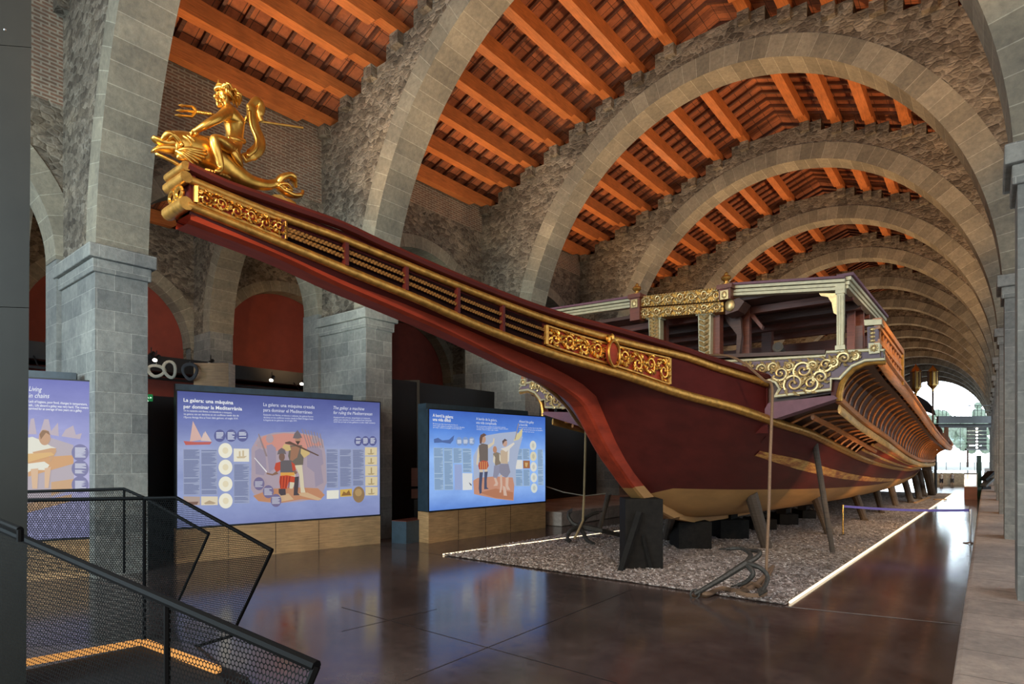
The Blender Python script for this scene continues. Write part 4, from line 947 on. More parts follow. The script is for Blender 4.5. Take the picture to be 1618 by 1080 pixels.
for a, b in (((445, 290), (310, 275)), ((465, 335), (285, 325)), ((440, 385), (275, 370))): tm.tube([zA(*a, -.30), zA(lerp(a[0], b[0], .6), lerp(a[1], b[1], .6), -.30), zA(lerp(a[0], b[0], .75), lerp(a[1], b[1], .75), -.30), zA(*b, -.30)], [.013, .012, .018, .002], 6)
tm.build('trident', GOLD, FIG, smooth=True)
cl = MB(); cl.tube(cr([zA(925, 780, .0), zA(1000, 750, -.02), zA(1075, 680, -.03), zA(1080, 590, -.04), zA(1040, 490, -.05), zA(1010, 380, -.05), zA(1010, 280, -.05), zA(1060, 235, -.05), zA(1095, 290, -.05), zA(1080, 370, -.05), zA(1100, 430, -.05)], 5), [(.02, .05)] * 5 + [(.03, .065)] * 25 + [(.024, .045)] * 15 + [(.02, .03)] * 6, 10, flat=(1, 0, 0))
cl.tube(cr([zA(960, 760, .05), zA(1040, 690, .06), zA(1050, 600, .05), zA(1000, 470, .02), zA(985, 330, 0)], 5), .022, 6)
# lap cloth with folds
for k in range(9):
    t = k / 8; cl.tube(cr([zA(790 + 15 * t, 590 + 12 * k, .10 + .03 * math.sin(k)), zA(840 + 10 * t, 670 + 14 * k * .8, .13), zA(915 - 12 * (1 - t), 820 + 5 * k * t, .10)], 5), [.02, .024, .03, .034, .036, .038, .038, .036, .03, .024, .016], 6)
cl.tube(cr([zA(780, 590, .09), zA(860, 600, .11), zA(930, 620, .06)], 5), .03, 6)
cl.build('drapery', GOLD, FIG, smooth='all')

# ------------------------------------------------------------------ lit information panels
def homog(src, dst):
    A = []
    for (x, y), (u, v) in zip(src, dst): A += [[x, y, 1, 0, 0, 0, -u * x, -u * y, u], [0, 0, 0, x, y, 1, -v * x, -v * y, v]]
    A = np.array(A, float); h = np.linalg.solve(A[:, :8], A[:, 8]); H = np.append(h, 1).reshape(3, 3)
    return lambda x, y: (lambda q: (q[0] / q[2], q[1] / q[2]))(H @ np.array([x, y, 1.0]))
def text_mesh(s, italic=0.0, bold=0.0):
    cu = bpy.data.curves.new('text', 'FONT'); cu.body = s; cu.size = 1; cu.shear = italic; cu.offset = bold; cu.resolution_u = 2
    o = bpy.data.objects.new('text', cu); COL.objects.link(o); dg = bpy.context.evaluated_depsgraph_get(); dg.update()
    me = bpy.data.meshes.new_from_object(o.evaluated_get(dg)); bpy.data.objects.remove(o); return me
def poster_mat(name, sky, low):
    m, nt, b = nodes(name); tc = nt.nodes.new('ShaderNodeTexCoord'); sp = nt.nodes.new('ShaderNodeSeparateXYZ'); L(nt, tc.outputs['UV'], sp.inputs[0])
    g = ramp(nt, sp.outputs[1], low); n = noise(nt, pos(nt, (1, 1, 2)), 1.1, 5, .6)
    c = mixc(nt, .6, g, ramp(nt, n, [(.3, (.75, .78, .85)), (.7, (1.15, 1.15, 1.1))]), 'MULTIPLY')
    L(nt, c, b.inputs['Emission Color']); b.inputs['Emission Strength'].default_value = 1.0; b.inputs['Base Color'].default_value = (.01, .01, .015, 1); b.inputs['Roughness'].default_value = .7; b.inputs['Specular IOR Level'].default_value = .1
    return m
def ink(c, st=.95):
    st *= .72
    return emis('print_%d_%d_%d' % tuple(int(q * 999) for q in c), c, st)
class Poster:
    def __init__(s, a, b, z0, z1, px, label, name='information_panel', depth=.35, plinth=None, matl=None, cx=None):
        """a, b: floor points under the left and right edge; px: the four corners (TL, TR, BR, BL) in the crop the artwork is measured in"""
        s.a, s.b, s.z0, s.z1 = a, b, z0, z1; s.d = (b - a); s.W = s.d.length; s.d.normalize(); s.n = Vector((s.d.y, -s.d.x, 0))
        s.root = thing(name, label, 'information panel', ((a + b) / 2), 'lit information panels'); s.H = homog(px, ((0, 1), (1, 1), (1, 0), (0, 0)))
        s.lay = 0
        m = MB(); s.boxm(m, 0, 1, z0, z1, -depth, 0); s.boxm(m, .0, .85, z1, z1 + .16, -depth, -.12); m.build('housing', mat('cool_lit_housing', (.022, .038, .05), .4, bmp=0), s.root)  # teal of the housing is cool light put into its colour
        m = MB(); m.quad(*[s.P(u, v, .004) for u, v in ((0.004, .004), (.996, .004), (.996, .996), (.004, .996))], uv=[(0, 0), (1, 0), (1, 1), (0, 1)]); s.scr = m.build('lit_screen', matl, s.root)
        m = MB(); e = .018
        for (u0, u1, w0, w1) in ((0, 1, z0 - .02, z0 + e), (0, 1, z1 - e, z1 + .01)): s.boxm(m, u0, u1, w0, w1, 0, .015)
        for u in (0, 1): m.beam(s.P(u, 0, .0), s.P(u, 1, .0), .02, .03, up=s.n)
        m.build('frame', BLACK, s.root)
        m = MB(); s.boxm(m, 0, 1, 0, z0 - .02, -depth, 0); m.build('plinth', OAK, s.root)
        m = MB(); 
        for k in range(1, int(s.W / 1.1)): m.beam(s.at(k * 1.1 / s.W, .02, .002), s.at(k * 1.1 / s.W, z0 - .03, .002), .008, .006, up=s.n)
        m.build('plinth_joint', BLACK, s.root)
    def at(s, u, z, h=0): p = s.a + s.d * (u * s.W) + s.n * h; return Vector((p.x, p.y, z))
    def P(s, u, v, h=0): return s.at(u, s.z0 + (s.z1 - s.z0) * v, h)
    def boxm(s, m, u0, u1, z0, z1, h0, h1):
        m.add([s.at(u, z, h) for z in (z0, z1) for u, h in ((u0, h1), (u1, h1), (u1, h0), (u0, h0))], [(0, 3, 2, 1), (4, 5, 6, 7), (0, 1, 5, 4), (1, 2, 6, 5), (2, 3, 7, 6), (3, 0, 4, 7)])
    def q(s, x, y): 
        u, v = s.H(x, y); return s.P(min(max(u, .003), .997), min(max(v, .003), .997), .007 + .0012 * s.lay)
    def poly(s, name, pts, c, smooth=False, st=.95):
        s.lay += 1; m = MB(); m.v = [tuple(s.q(*p)) for p in pts]; m.f = [tuple(range(len(pts)))]; return m.build(name, ink(c, st) if isinstance(c, tuple) else c, s.scr)
    def multi(s, name, polys, c, st=.95):
        if len(polys) == 2 or name == 'background_print': return [s.poly(name, q, c, st=st) for q in polys]
        s.lay += 1; m = MB()
        for pts in polys: m.add([s.q(*p) for p in pts], [tuple(range(len(pts)))])
        return m.build(name, ink(c, st), s.scr)
    def disc(s, cx, cy, rx, ry, n=20): return [(cx + rx * math.cos(2 * PI * k / n), cy + ry * math.sin(2 * PI * k / n)) for k in range(n)]
    def text(s, name, lines, box, c=(1, 1, 1), italic=0, bold=0):
        """lines: list of (string, x0, y0, x1, y1, cap height) baselines in crop pixels"""
        if len(lines) > 2: return [s.text(name, [q], box, c, italic, bold) for q in lines]
        s.lay += 1; m = MB()
        for (t, x0, y0, x1, y1, h) in lines:
            me = text_mesh(t, italic, bold); xs = [v.co.x for v in me.vertices]; w = max(xs) - min(xs); xm = min(xs)
            m.add([s.q(x0 + (v.co.x - xm) / w * (x1 - x0), y0 + (v.co.x - xm) / w * (y1 - y0) - v.co.y / .70 * h) for v in me.vertices], [tuple(p.vertices) for p in me.polygons]); bpy.data.meshes.remove(me)
        return m.build(name, ink(c, 1.0), s.scr)
    def column(s, x0, y0, x1, y1, rows, c=(.34, .38, .52), seed=1, fill=.62, name='text_column'):
        rnd = random.Random(seed); P_ = []; h = (y1 - y0) / rows
        for r in range(rows):
            if rnd.random() < .1: continue
            P_.append([(x0, y0 + r * h), (x1 - (x1 - x0) * rnd.choice((0, 0, .05, .1, .45)), y0 + r * h), (x1 - (x1 - x0) * rnd.choice((0, 0.04, .1, .3)), y0 + (r + fill) * h), (x0, y0 + (r + fill) * h)])
        return s.multi(name, P_, c)
def edge_pts(xl, dl, xr, dr):
    f = lambda x, d: Vector(((ray(x, 718).x) * d, ray(x, 718).y * d, 0)); return f(xl, dl), f(xr, dr)
def fit_panel(TL, TR, BR, BL, dr):
    hr = BR[1] - TR[1]; hl = BL[1] - TL[1]; dl = dr * hr / hl; a, b = edge_pts((TL[0] + BL[0]) / 2, dl, (TR[0] + BR[0]) / 2, dr)
    return a, b, HC + (VY - (BR[1] + 0)) / F * dr, HC + (VY - TR[1]) / F * dr
BLUE1 = poster_mat('poster_blue', None, [(0.0, (.20, .23, .44)), (.18, (.27, .32, .55)), (.55, (.32, .36, .56)), (.8, (.15, .18, .42)), (1.0, (.075, .09, .28))])
BLUE2 = poster_mat('poster_bright_blue', None, [(0.0, (.12, .25, .66)), (.15, (.25, .42, .82)), (.5, (.30, .50, .90)), (.8, (.10, .24, .68)), (1.0, (.05, .13, .50))])
SKIN, STEELC, DK = (.72, .42, .25), (.22, .20, .20), (.07, .055, .06)
# panel 1 (large, behind the stair)
a, b, z0, z1 = fit_panel((279, 613), (602, 635), (600, 813), (278, 832), 16.6)
P1 = Poster(a, b, z0, z1, ((45, 62), (1560, 165), (1553, 1005), (40, 1088)), 'wide blue lit panel about the galley as a machine, with two armoured soldiers pictured', matl=BLUE1)
P1.text('title', [('La galera: una màquina', 98, 148, 465, 172, 26), ('per dominar la Mediterrània', 98, 196, 530, 218, 26)], 0, bold=.02)
P1.text('title', [('La galera: una màquina creada', 688, 186, 1068, 210, 25), ('para dominar el Mediterráneo', 688, 226, 1050, 248, 25)], 0, (.88, .90, 1))
P1.text('title', [('The galley: a machine', 1208, 214, 1438, 226, 24), ('for ruling the Mediterranean', 1208, 250, 1498, 264, 24)], 0, (.88, .90, 1), italic=.25)
P1.text('intro_text', [('De les equipades amb fletxes, arrodonidores o mosquets,', 100, 220, 455, 240, 13), ('les galeres van ser decisives en els conflictes navals des de', 100, 246, 505, 262, 13), ('l’Època Antiga fins a l’inici dels galions, el segle XVI.', 100, 270, 500, 284, 13)], 0)
P1.text('intro_text', [('Equipadas con flechas, arcabuces o cañones, las galeras fueron', 688, 256, 1057, 274, 12), ('decisivas en los conflictos navales desde la Edad Antigua hasta', 688, 276, 1057, 292, 12), ('la llegada de los galeones, en el siglo XVI.', 688, 296, 935, 304, 12)], 0, (.85, .88, 1))
P1.text('intro_text', [('Equipped with arrows, arquebuses or cannons,', 1208, 280, 1480, 290, 11), ('galleys were decisive in naval conflicts from Antiquity', 1208, 297, 1492, 307, 11), ('until the arrival of the galleons in the 16th century.', 1208, 313, 1520, 325, 11)], 0, (.85, .88, 1), italic=.2)
P1.poly('ship_picture', [(142, 445), (165, 292), (235, 432)], (.80, .52, .46)); P1.multi('ship_picture', [[(230, 440), (255, 368), (302, 445)], [(222, 440), (246, 375), (250, 440)]], (.82, .62, .56)); P1.poly('ship_picture', [(95, 440), (190, 448), (305, 448), (290, 468), (110, 470)], (.62, .16, .14))
for i in range(3):
    x = 362 + 84 * i; P1.poly('round_caption', P1.disc(x, 404, 42, 46), (.15, .16, .36)); P1.column(x - 26, 378, x + 28, 436, 6, (.75, .78, .9), 5 + i)
for i in range(3):
    x = 1388 + 54 * i; P1.poly('round_caption', P1.disc(x, 454, 29, 36), (.13, .14, .34)); P1.column(x - 17, 432, x + 19, 476, 6, (.75, .78, .9), 15 + i)
for (x0, y0, x1, y1, sd) in ((92, 498, 214, 840, 1), (222, 502, 342, 840, 2), (462, 610, 578, 905, 3), (1148, 508, 1236, 800, 4), (1246, 510, 1336, 795, 5), (1342, 512, 1430, 790, 6)):
    P1.poly('text_block', [(x0, y0), (x1, y0 + 4), (x1, y1), (x0, y1)], (.40, .44, .62)); P1.column(x0 + 4, y0 + 8, x1 - 4, y1 - 4, 34, (.20, .23, .40), sd)
for cy in (514, 637, 761, 885): P1.poly('round_map', P1.disc(401, cy, 51, 56, 28), (.98, .93, .76), st=1.0); P1.poly('map_detail', P1.disc(401, cy, 22, 24, 14), (.93, .82, .58))
P1.poly('picture', [(462, 500), (575, 503), (575, 598), (462, 596)], (.96, .90, .74)); P1.multi('map_detail', [[(480, 560), (560, 555), (540, 572), (490, 572)], [(500, 520), (512, 520), (512, 558), (500, 558)], [(525, 515), (538, 515), (538, 556), (525, 556)]], (.72, .58, .38))
P1.poly('picture', [(90, 848), (212, 852), (212, 915), (90, 912)], (.55, .42, .36)); P1.poly('map_detail', [(110, 890), (200, 888), (190, 910), (120, 910)], (.25, .15, .12))
P1.poly('picture', [(220, 850), (342, 852), (342, 915), (220, 915)], (.88, .76, .56)); P1.poly('map_detail', [(240, 900), (280, 880), (330, 900), (310, 908), (250, 908)], (.55, .42, .28))
for i, (y0, y1) in enumerate(((500, 562), (568, 632), (638, 712), (718, 786), (794, 858))): P1.poly('chart', [(1434, y0), (1524, y0 + 2), (1522, y1), (1433, y1)], (.86, .72, .44)); P1.multi('map_detail', [[(1450, y1 - 16), (1505, y1 - 18), (1490, y1 - 8), (1460, y1 - 8)], [(1474, y0 + 14), (1484, y0 + 14), (1484, y1 - 18), (1474, y1 - 18)]], (.50, .38, .20))
P1.poly('picture', [(1146, 818), (1236, 815), (1234, 878), (1145, 880)], (.96, .93, .80)); P1.poly('picture', [(1244, 812), (1333, 806), (1333, 862), (1244, 866)], (.80, .52, .12)); P1.poly('map_detail', [(1254, 858), (1270, 825), (1290, 838), (1310, 815), (1326, 855)], (.35, .18, .06))
P1.poly('round_picture', P1.disc(1382, 850, 44, 60, 24), (.36, .23, .12)); P1.poly('map_detail', P1.disc(1380, 835, 26, 28, 14), (.55, .36, .16))
P1.poly('scene_backdrop', [(590, 500), (640, 415), (760, 385), (900, 380), (1040, 405), (1120, 440), (1140, 560), (1145, 760), (1100, 870), (960, 895), (760, 910), (640, 890), (585, 800), (590, 640)], (.50, .40, .46))
P1.poly('scene_tent', [(620, 480), (680, 410), (830, 390), (980, 400), (1080, 430), (1110, 480), (980, 520), (760, 520)], (.74, .34, .28)); P1.poly('scene_deck', [(600, 850), (740, 800), (900, 790), (1080, 800), (1130, 850), (1090, 890), (960, 880), (800, 905), (640, 890)], (.62, .30, .17))
P1.multi('scene_planks', [[(900, 840), (1000, 830), (1110, 880), (1080, 890)], [(740, 850), (860, 835), (900, 880), (780, 900)]], (.74, .50, .30))
P1.multi('background_print', [[(615, 520), (650, 500), (690, 520), (700, 640), (680, 700), (620, 690)], [(700, 480), (740, 470), (770, 500), (770, 640), (720, 680)], [(1000, 500), (1060, 480), (1110, 520), (1120, 620), (1050, 680), (1000, 640)], [(1050, 640), (1100, 620), (1120, 760), (1060, 790)]], (.40, .34, .44)); P1.multi('background_print', [P1.disc(725, 430, 28, 32), P1.disc(1060, 440, 26, 30), P1.disc(650, 470, 22, 26)], (.48, .38, .42))
P1.multi('background_print', [[(640, 400 - 4 * k), (646, 400 - 4 * k), (700 + 4 * k, 560), (694 + 4 * k, 560)] for k in range(3)] + [[(960 + 22 * k, 360 + 6 * k), (966 + 22 * k, 358 + 6 * k), (1010 + 18 * k, 500), (1004 + 18 * k, 500)] for k in range(7)], (.35, .27, .28))
# standing soldier with a gun
P1.multi('soldier', [[(905, 620), (960, 620), (968, 700), (975, 790), (985, 830), (950, 832), (940, 700)], [(880, 620), (920, 620), (905, 760), (890, 800), (868, 800)]], (.80, .70, .50))
P1.poly('soldier', [(870, 480), (960, 480), (975, 540), (968, 625), (880, 630), (858, 560)], (.20, .17, .14)); P1.poly('soldier', [(880, 490), (950, 485), (925, 570), (870, 610)], (.42, .22, .14))
P1.multi('soldier', [[(872, 480), (830, 470), (815, 495), (850, 525), (880, 515)], [(955, 490), (1010, 520), (1020, 545), (975, 575), (950, 540)]], (.74, .54, .24)); P1.poly('soldier', [(835, 458), (870, 450), (1085, 555), (1080, 562), (900, 480), (838, 468)], (.16, .10, .08))
P1.poly('soldier', P1.disc(930, 440, 20, 30), (.55, .30, .20)); P1.poly('soldier', [(893, 428), (905, 395), (928, 368), (948, 395), (962, 425), (930, 432)], (.22, .18, .19)); P1.poly('soldier', [(912, 450), (948, 450), (930, 480)], (.10, .07, .06))
# kneeling soldier with a sword
P1.poly('soldier', [(795, 600), (830, 590), (880, 590), (905, 640), (900, 690), (800, 690)], (.17, .15, .16)); P1.multi('soldier', [[(765, 610), (800, 600), (800, 660), (770, 680), (755, 650)], [(880, 600), (905, 620), (915, 665), (890, 670)]], (.62, .10, .06)); P1.multi('soldier', [[(770, 670), (740, 690), (700, 680), (695, 690), (740, 702), (785, 690)], [(905, 660), (925, 680), (912, 696), (890, 680)]], (.30, .17, .12))
P1.poly('soldier', [(800, 680), (900, 680), (905, 705), (800, 705)], (.85, .42, .10)); P1.poly('soldier', [(795, 705), (845, 700), (905, 712), (905, 755), (860, 750), (845, 800), (800, 805), (790, 750)], (.66, .10, .05)); P1.multi('soldier', [[(800 + 22 * k, 708), (806 + 22 * k, 708), (800 + 20 * k, 795), (795 + 20 * k, 795)] for k in range(4)], (.30, .04, .03))
P1.multi('soldier', [[(905, 715), (935, 710), (930, 790), (925, 830), (940, 848), (895, 850), (898, 790)], [(785, 800), (835, 800), (838, 845), (800, 850), (785, 830)]], (.10, .08, .09)); P1.poly('soldier', P1.disc(810, 565, 22, 32), (.25, .15, .12)); P1.poly('soldier', [(776, 548), (785, 515), (808, 498), (832, 512), (842, 545), (810, 540)], (.20, .17, .18)); P1.poly('sword', [(605, 570), (610, 568), (700, 672), (694, 678)], (.92, .90, .88))
for x, y in ((640, 760), (708, 820), (764, 885)): P1.poly('round_caption', P1.disc(x, y, 40, 48), (.22, .19, .34)); P1.column(x - 30, y - 26, x + 30, y + 28, 6, (.62, .62, .72), int(x))
# panel 2 (right, on the long walk beside the gravel)
a, b, z0, z1 = fit_panel((679, 643), (863, 658), (861, 792), (675.5, 806), 20.2)
P2 = Poster(a, b, z0, z1, ((88, 62), (955, 132), (942, 762), (72, 828)), 'bright blue lit panel about life on board, with three men pictured', matl=BLUE2, depth=.5)
P2.text('title', [('A bord la galera:', 116, 122, 268, 138, 22), ('una vida difícil', 116, 152, 248, 164, 22)], 0, bold=.02); P2.text('title', [('A bordo de la galera,', 438, 150, 592, 164, 20), ('una vida complicada', 438, 178, 588, 190, 20)], 0, (.88, .93, 1)); P2.text('title', [('Aboard the galley', 756, 172, 866, 182, 18), ('a hard life', 756, 197, 818, 202, 18)], 0, (.88, .93, 1), italic=.2)
P2.text('intro_text', [('Els homes que vivien a bord amb prou feines hi', 116, 178, 300, 192, 9), ('tenien espai: cadascú la seva feina i jerarquia, disciplina', 116, 192, 350, 210, 9), ('per menjar, i confort a la seva galera era tot el que tenia.', 116, 206, 328, 220, 9)], 0)
P2.text('intro_text', [('Más de doscientos hombres en muy poco espacio,', 438, 200, 655, 212, 8), ('con jerarquía y disciplina: la comida y el agua, siempre', 438, 212, 672, 224, 8), ('escasas, eran lo único que tenían.', 438, 224, 600, 233, 8)], 0); P2.text('intro_text', [('More than two hundred men in very little', 756, 214, 920, 222, 8), ('space, with strict hierarchy and discipline;', 756, 228, 930, 238, 8), ('food and water were scarce.', 756, 242, 865, 249, 8)], 0)
P2.multi('etching', [[(118, 290), (150, 280), (180, 300), (230, 295), (270, 262), (262, 300), (240, 325), (180, 315), (120, 318)]], (.12, .20, .48))
for i in range(3): P2.poly('round_caption', P2.disc(306 + 46 * i, 308, 24, 32), (.28, .42, .75)); P2.column(292 + 46 * i, 290, 322 + 46 * i, 326, 5, (.9, .94, 1), 31 + i)
for (x0, y0, x1, y1, sd) in ((114, 352, 184, 668, 1), (188, 354, 254, 668, 2), (258, 356, 322, 470, 3), (326, 360, 392, 540, 4), (718, 366, 770, 450, 5), (772, 366, 824, 450, 6), (716, 520, 768, 645, 7), (772, 520, 822, 645, 8), (880, 372, 922, 640, 9)):
    P2.poly('text_block', [(x0, y0), (x1, y0 + 3), (x1, y1), (x0, y1)], (.46, .63, .85)); P2.column(x0 + 3, y0 + 5, x1 - 3, y1 - 3, int((y1 - y0) / 9), (.24, .38, .62), sd)
P2.poly('picture', [(262, 478), (318, 478), (316, 668), (260, 668)], (.42, .52, .85)); P2.poly('picture', [(320, 544), (394, 546), (390, 668), (319, 670)], (.92, .94, .95)); P2.poly('map_detail', [(365, 612), (385, 625), (388, 640), (375, 632)], (.2, .2, .25))
P2.poly('picture', [(714, 450), (768, 452), (768, 518), (714, 518)], (.96, .94, .88)); P2.poly('picture', [(772, 455), (822, 456), (822, 514), (772, 514)], (.48, .20, .09)); P2.poly('map_detail', [(785, 470), (808, 472), (800, 505), (788, 500)], (.80, .52, .22))
for y, c in ((345, (.90, .90, .80)), (425, (.90, .84, .62)), (503, (.95, .94, .85)), (582, (.92, .95, .88)), (660, (.86, .93, .88))): P2.poly('round_picture', P2.disc(848, y, 24, 36, 20), c); P2.poly('map_detail', P2.disc(848, y, 10, 18, 12), tuple(q * .8 for q in c))
P2.poly('scene_backdrop', [(400, 420), (480, 270), (600, 250), (720, 240), (770, 280), (740, 380), (715, 500), (710, 640), (640, 640), (400, 620)], (.52, .60, .80)); P2.poly('scene_deck', [(396, 600), (430, 580), (560, 570), (690, 580), (700, 640), (692, 752), (560, 735), (400, 700)], (.72, .36, .25)); P2.poly('scene_deck', [(440, 690), (560, 660), (690, 690), (690, 745), (560, 730)], (.60, .26, .15))
P2.poly('banner', [(700, 310), (720, 270), (770, 215), (765, 270), (740, 300)], (.85, .74, .42)); P2.multi('pole', [[(738, 180), (744, 180), (715, 300), (710, 298)]], (.45, .34, .25))
P2.poly('officer', [(442, 340), (470, 325), (510, 335), (508, 455), (445, 460)], (.22, .18, .16)); P2.multi('officer', [[(440, 345), (430, 400), (420, 480), (432, 485), (445, 420)], [(508, 338), (545, 318), (552, 285), (560, 290), (556, 330), (512, 365)]], (.86, .74, .56)); P2.poly('officer', [(440, 465), (470, 450), (505, 458), (512, 490), (498, 518), (440, 518), (434, 490)], (.58, .13, .09)); P2.multi('officer', [[(448 + 15 * k, 460), (453 + 15 * k, 460), (454 + 15 * k, 515), (449 + 15 * k, 515)] for k in range(4)], (.85, .45, .15))
P2.multi('officer', [[(442, 538), (468, 536), (456, 640), (455, 690), (440, 700), (434, 660)], [(478, 535), (504, 533), (494, 600), (494, 650), (508, 662), (474, 665), (476, 600)]], (.11, .12, .20)); P2.multi('officer', [[(442, 518), (468, 518), (468, 538), (442, 538)], [(478, 518), (500, 516), (502, 534), (478, 536)]], (.82, .68, .52)); P2.poly('officer', P2.disc(475, 295, 18, 28), (.66, .40, .28)); P2.poly('officer', [(446, 290), (455, 262), (480, 250), (500, 264), (470, 280), (460, 330), (447, 325)], (.20, .12, .10))
P2.poly('sailor', [(545, 400), (570, 390), (598, 400), (600, 480), (560, 490), (545, 450)], (.32, .26, .20)); P2.multi('sailor', [[(548, 410), (542, 460), (556, 480), (560, 430)], [(590, 400), (605, 430), (600, 470), (590, 450)]], (.86, .78, .62)); P2.poly('sailor', P2.disc(558, 372, 15, 26), (.62, .32, .20)); P2.poly('sailor', [(550, 490), (600, 485), (590, 540), (560, 600), (540, 570)], (.36, .36, .48))
P2.poly('sailor', [(598, 380), (640, 365), (655, 390), (652, 478), (600, 475)], (.70, .55, .40)); P2.multi('sailor', [[(600, 365), (640, 355), (700, 320), (705, 332), (660, 375), (640, 390)], [(652, 390), (668, 360), (660, 460), (650, 465)]], (.92, .86, .78)); P2.poly('sailor', P2.disc(632, 325, 18, 26), (.70, .44, .34)); P2.poly('sailor', [(612, 310), (632, 292), (652, 305), (630, 312), (616, 335)], (.16, .12, .12)); P2.poly('sailor', [(590, 478), (655, 478), (668, 540), (640, 585), (600, 560), (585, 540)], (.34, .33, .42)); P2.multi('sailor', [[(590, 560), (606, 560), (606, 640), (596, 690), (584, 690), (592, 640)], [(632, 580), (655, 575), (650, 640), (664, 672), (640, 670), (630, 640)], [(545, 580), (560, 580), (575, 620), (570, 640), (540, 640), (556, 620)], [(610, 640), (630, 650), (640, 715), (615, 712)]], (.84, .60, .48))
# panel 0 (left, mostly hidden)
a, b, z0, z1 = fit_panel((-110, 592), (156, 602), (155, 848), (-110, 868), 12.2)
P0 = Poster(a, b, z0, z1, ((-410, 82), (578, 122), (575, 1040), (-410, 1112)), 'violet lit panel titled Living in chains, with a seated rower pictured', matl=poster_mat('poster_violet', None, [(0.0, (.30, .30, .52)), (.4, (.46, .44, .66)), (.7, (.32, .33, .60)), (1.0, (.17, .18, .46))]))
P0.text('title', [('Living', 170, 184, 246, 188, 28), ('in chains', 168, 224, 290, 226, 28)], 0, italic=.25); P0.text('intro_text', [('Lack of hygiene, poor food, changes in temperature,', 168, 252, 512, 266, 14), ('salt... Life aboard a galley was very hard. The rowers', 168, 274, 518, 286, 14), ('survived for an average of two years on a galley.', 168, 294, 482, 304, 14)], 0, bold=.01)
P0.poly('scene_benches', [(60, 470), (300, 460), (430, 500), (435, 760), (60, 900)], (.56, .48, .52)); P0.multi('background_print', [[(165, 440), (180, 350), (200, 345), (215, 440)], [(235, 430), (260, 350), (285, 350), (300, 420), (340, 370), (345, 450)], [(360, 450), (385, 410), (430, 385), (445, 440), (480, 430), (470, 465)]], (.60, .50, .56)); P0.multi('oars', [[(165, 580), (430, 560), (430, 610), (165, 690)]], (.74, .42, .22)); P0.multi('oars', [[(300, 720), (430, 700), (430, 750), (300, 800)], [(60, 870), (420, 790), (420, 830), (60, 930)]], (.70, .44, .26))
P0.poly('rower', [(120, 470), (190, 455), (240, 475), (300, 510), (330, 520), (300, 545), (200, 560), (120, 560)], (.88, .84, .72)); P0.multi('rower', [[(190, 545), (300, 520), (330, 520), (325, 545), (210, 570)], [(310, 530), (332, 535), (300, 600), (285, 600)]], (.70, .42, .24)); P0.poly('rower', P0.disc(262, 458, 34, 46), (.66, .40, .26)); P0.poly('rower', [(232, 440), (250, 415), (285, 420), (295, 445), (270, 430), (240, 470)], (.36, .22, .14)); P0.poly('rower', [(120, 620), (260, 600), (290, 620), (270, 650), (190, 650), (120, 690)], (.90, .86, .74)); P0.multi('rower', [[(180, 645), (225, 640), (222, 700), (218, 760), (190, 760), (185, 700)], [(262, 640), (300, 630), (290, 700), (284, 755), (262, 755)]], (.80, .54, .36)); P0.poly('oar_handle', [(100, 560), (300, 545), (320, 560), (120, 620)], (.82, .52, .24))
for i in range(3): P0.poly('round_caption', P0.disc(470, 545 + 94 * i, 50, 50, 24), (.27, .26, .44)); P0.column(440, 515 + 94 * i, 505, 575 + 94 * i, 8, (.80, .80, .88), 41 + i)
# ------------------------------------------------------------------ black screens, boards and bench between the panels
m = MB(); m.box((-16.9, 4.95, 0), (-16.5, 10.6, 4.0)); o = tag(m.build('display_screen', BLACKW), 'black speckled partition between the two near stone piers', 'partition')
m = MB(); m.box((-15.9, 11.7, 0), (-15.6, 18.2, 5.05)); o = tag(m.build('display_screen', BLACKW), 'black speckled partition between the second and third stone piers', 'partition')
m = MB(); m.box((-15.6, 19.3, 0), (-15.3, 25.75, 4.6)); o = tag(m.build('display_screen', BLACKW), 'black speckled partition behind the galley stem', 'partition')
def pxbox(x0, x1, y0, y1, d, dep, name, mt, parent=None, bev=0, dd=0.0):
    a, b = edge_pts(x0, d, x1, d + dd); n = Vector((b - a).normalized()); n = Vector((-n.y, n.x, 0)); zt, zb = HC + (VY - y0) / F * d, HC + (VY - y1) / F * d
    m = MB(); m.add([p + Vector((0, 0, z)) for z in (zb, zt) for p in (a, b, b + n * dep, a + n * dep)], [(0, 3, 2, 1), (4, 5, 6, 7), (0, 1, 5, 4), (1, 2, 6, 5), (2, 3, 7, 6), (3, 0, 4, 7)]); return m.build(name, mt, parent, bevel=bev)
bx = thing('low_plinth', 'low black plinth with red top and blue light in its colour between two lit panels', 'plinth', atZ(645, 858))
a = atZ(619, 857); bpt = atZ(642, 859); cpt = atZ(676, 853); zt = .62
def slab(pts, z0, z1): 
    m = MB(); n = len(pts); m.add([Vector((p.x, p.y, z0)) for p in pts] + [Vector((p.x, p.y, z1)) for p in pts], [tuple(range(n))[::-1], tuple(range(n, 2 * n))] + [(i, (i + 1) % n, n + (i + 1) % n, n + i) for i in range(n)]); return m
slab([a, bpt, cpt, cpt + a - bpt], 0, zt).build('plinth_body', mat('blue_lit_black_board', (.03, .05, .065), .4, bmp=0), bx); slab([a, bpt, cpt, cpt + a - bpt], zt, zt + .02).build('plinth_top', mat('dark_red_board', (.10, .022, .012), .4, bmp=0), bx)  # black box; the blue light falling on it is mixed into its colour
bb = thing('board_bench', 'stack of brown wooden boards between two lit panels', 'boards', edge_pts(640, 20, 640, 20)[0])
pxbox(617, 664, 739, 768, 20.5, .3, 'board', REDWOOD, bb); pxbox(616, 664, 772, 787, 20.5, .3, 'board', REDWOOD, bb); pxbox(615, 664, 789, 835, 20.6, .3, 'base', BLACKW, bb)
pxbox(618, 663, 600, 738, 20.7, .2, 'back_board', BLACKW, bb)
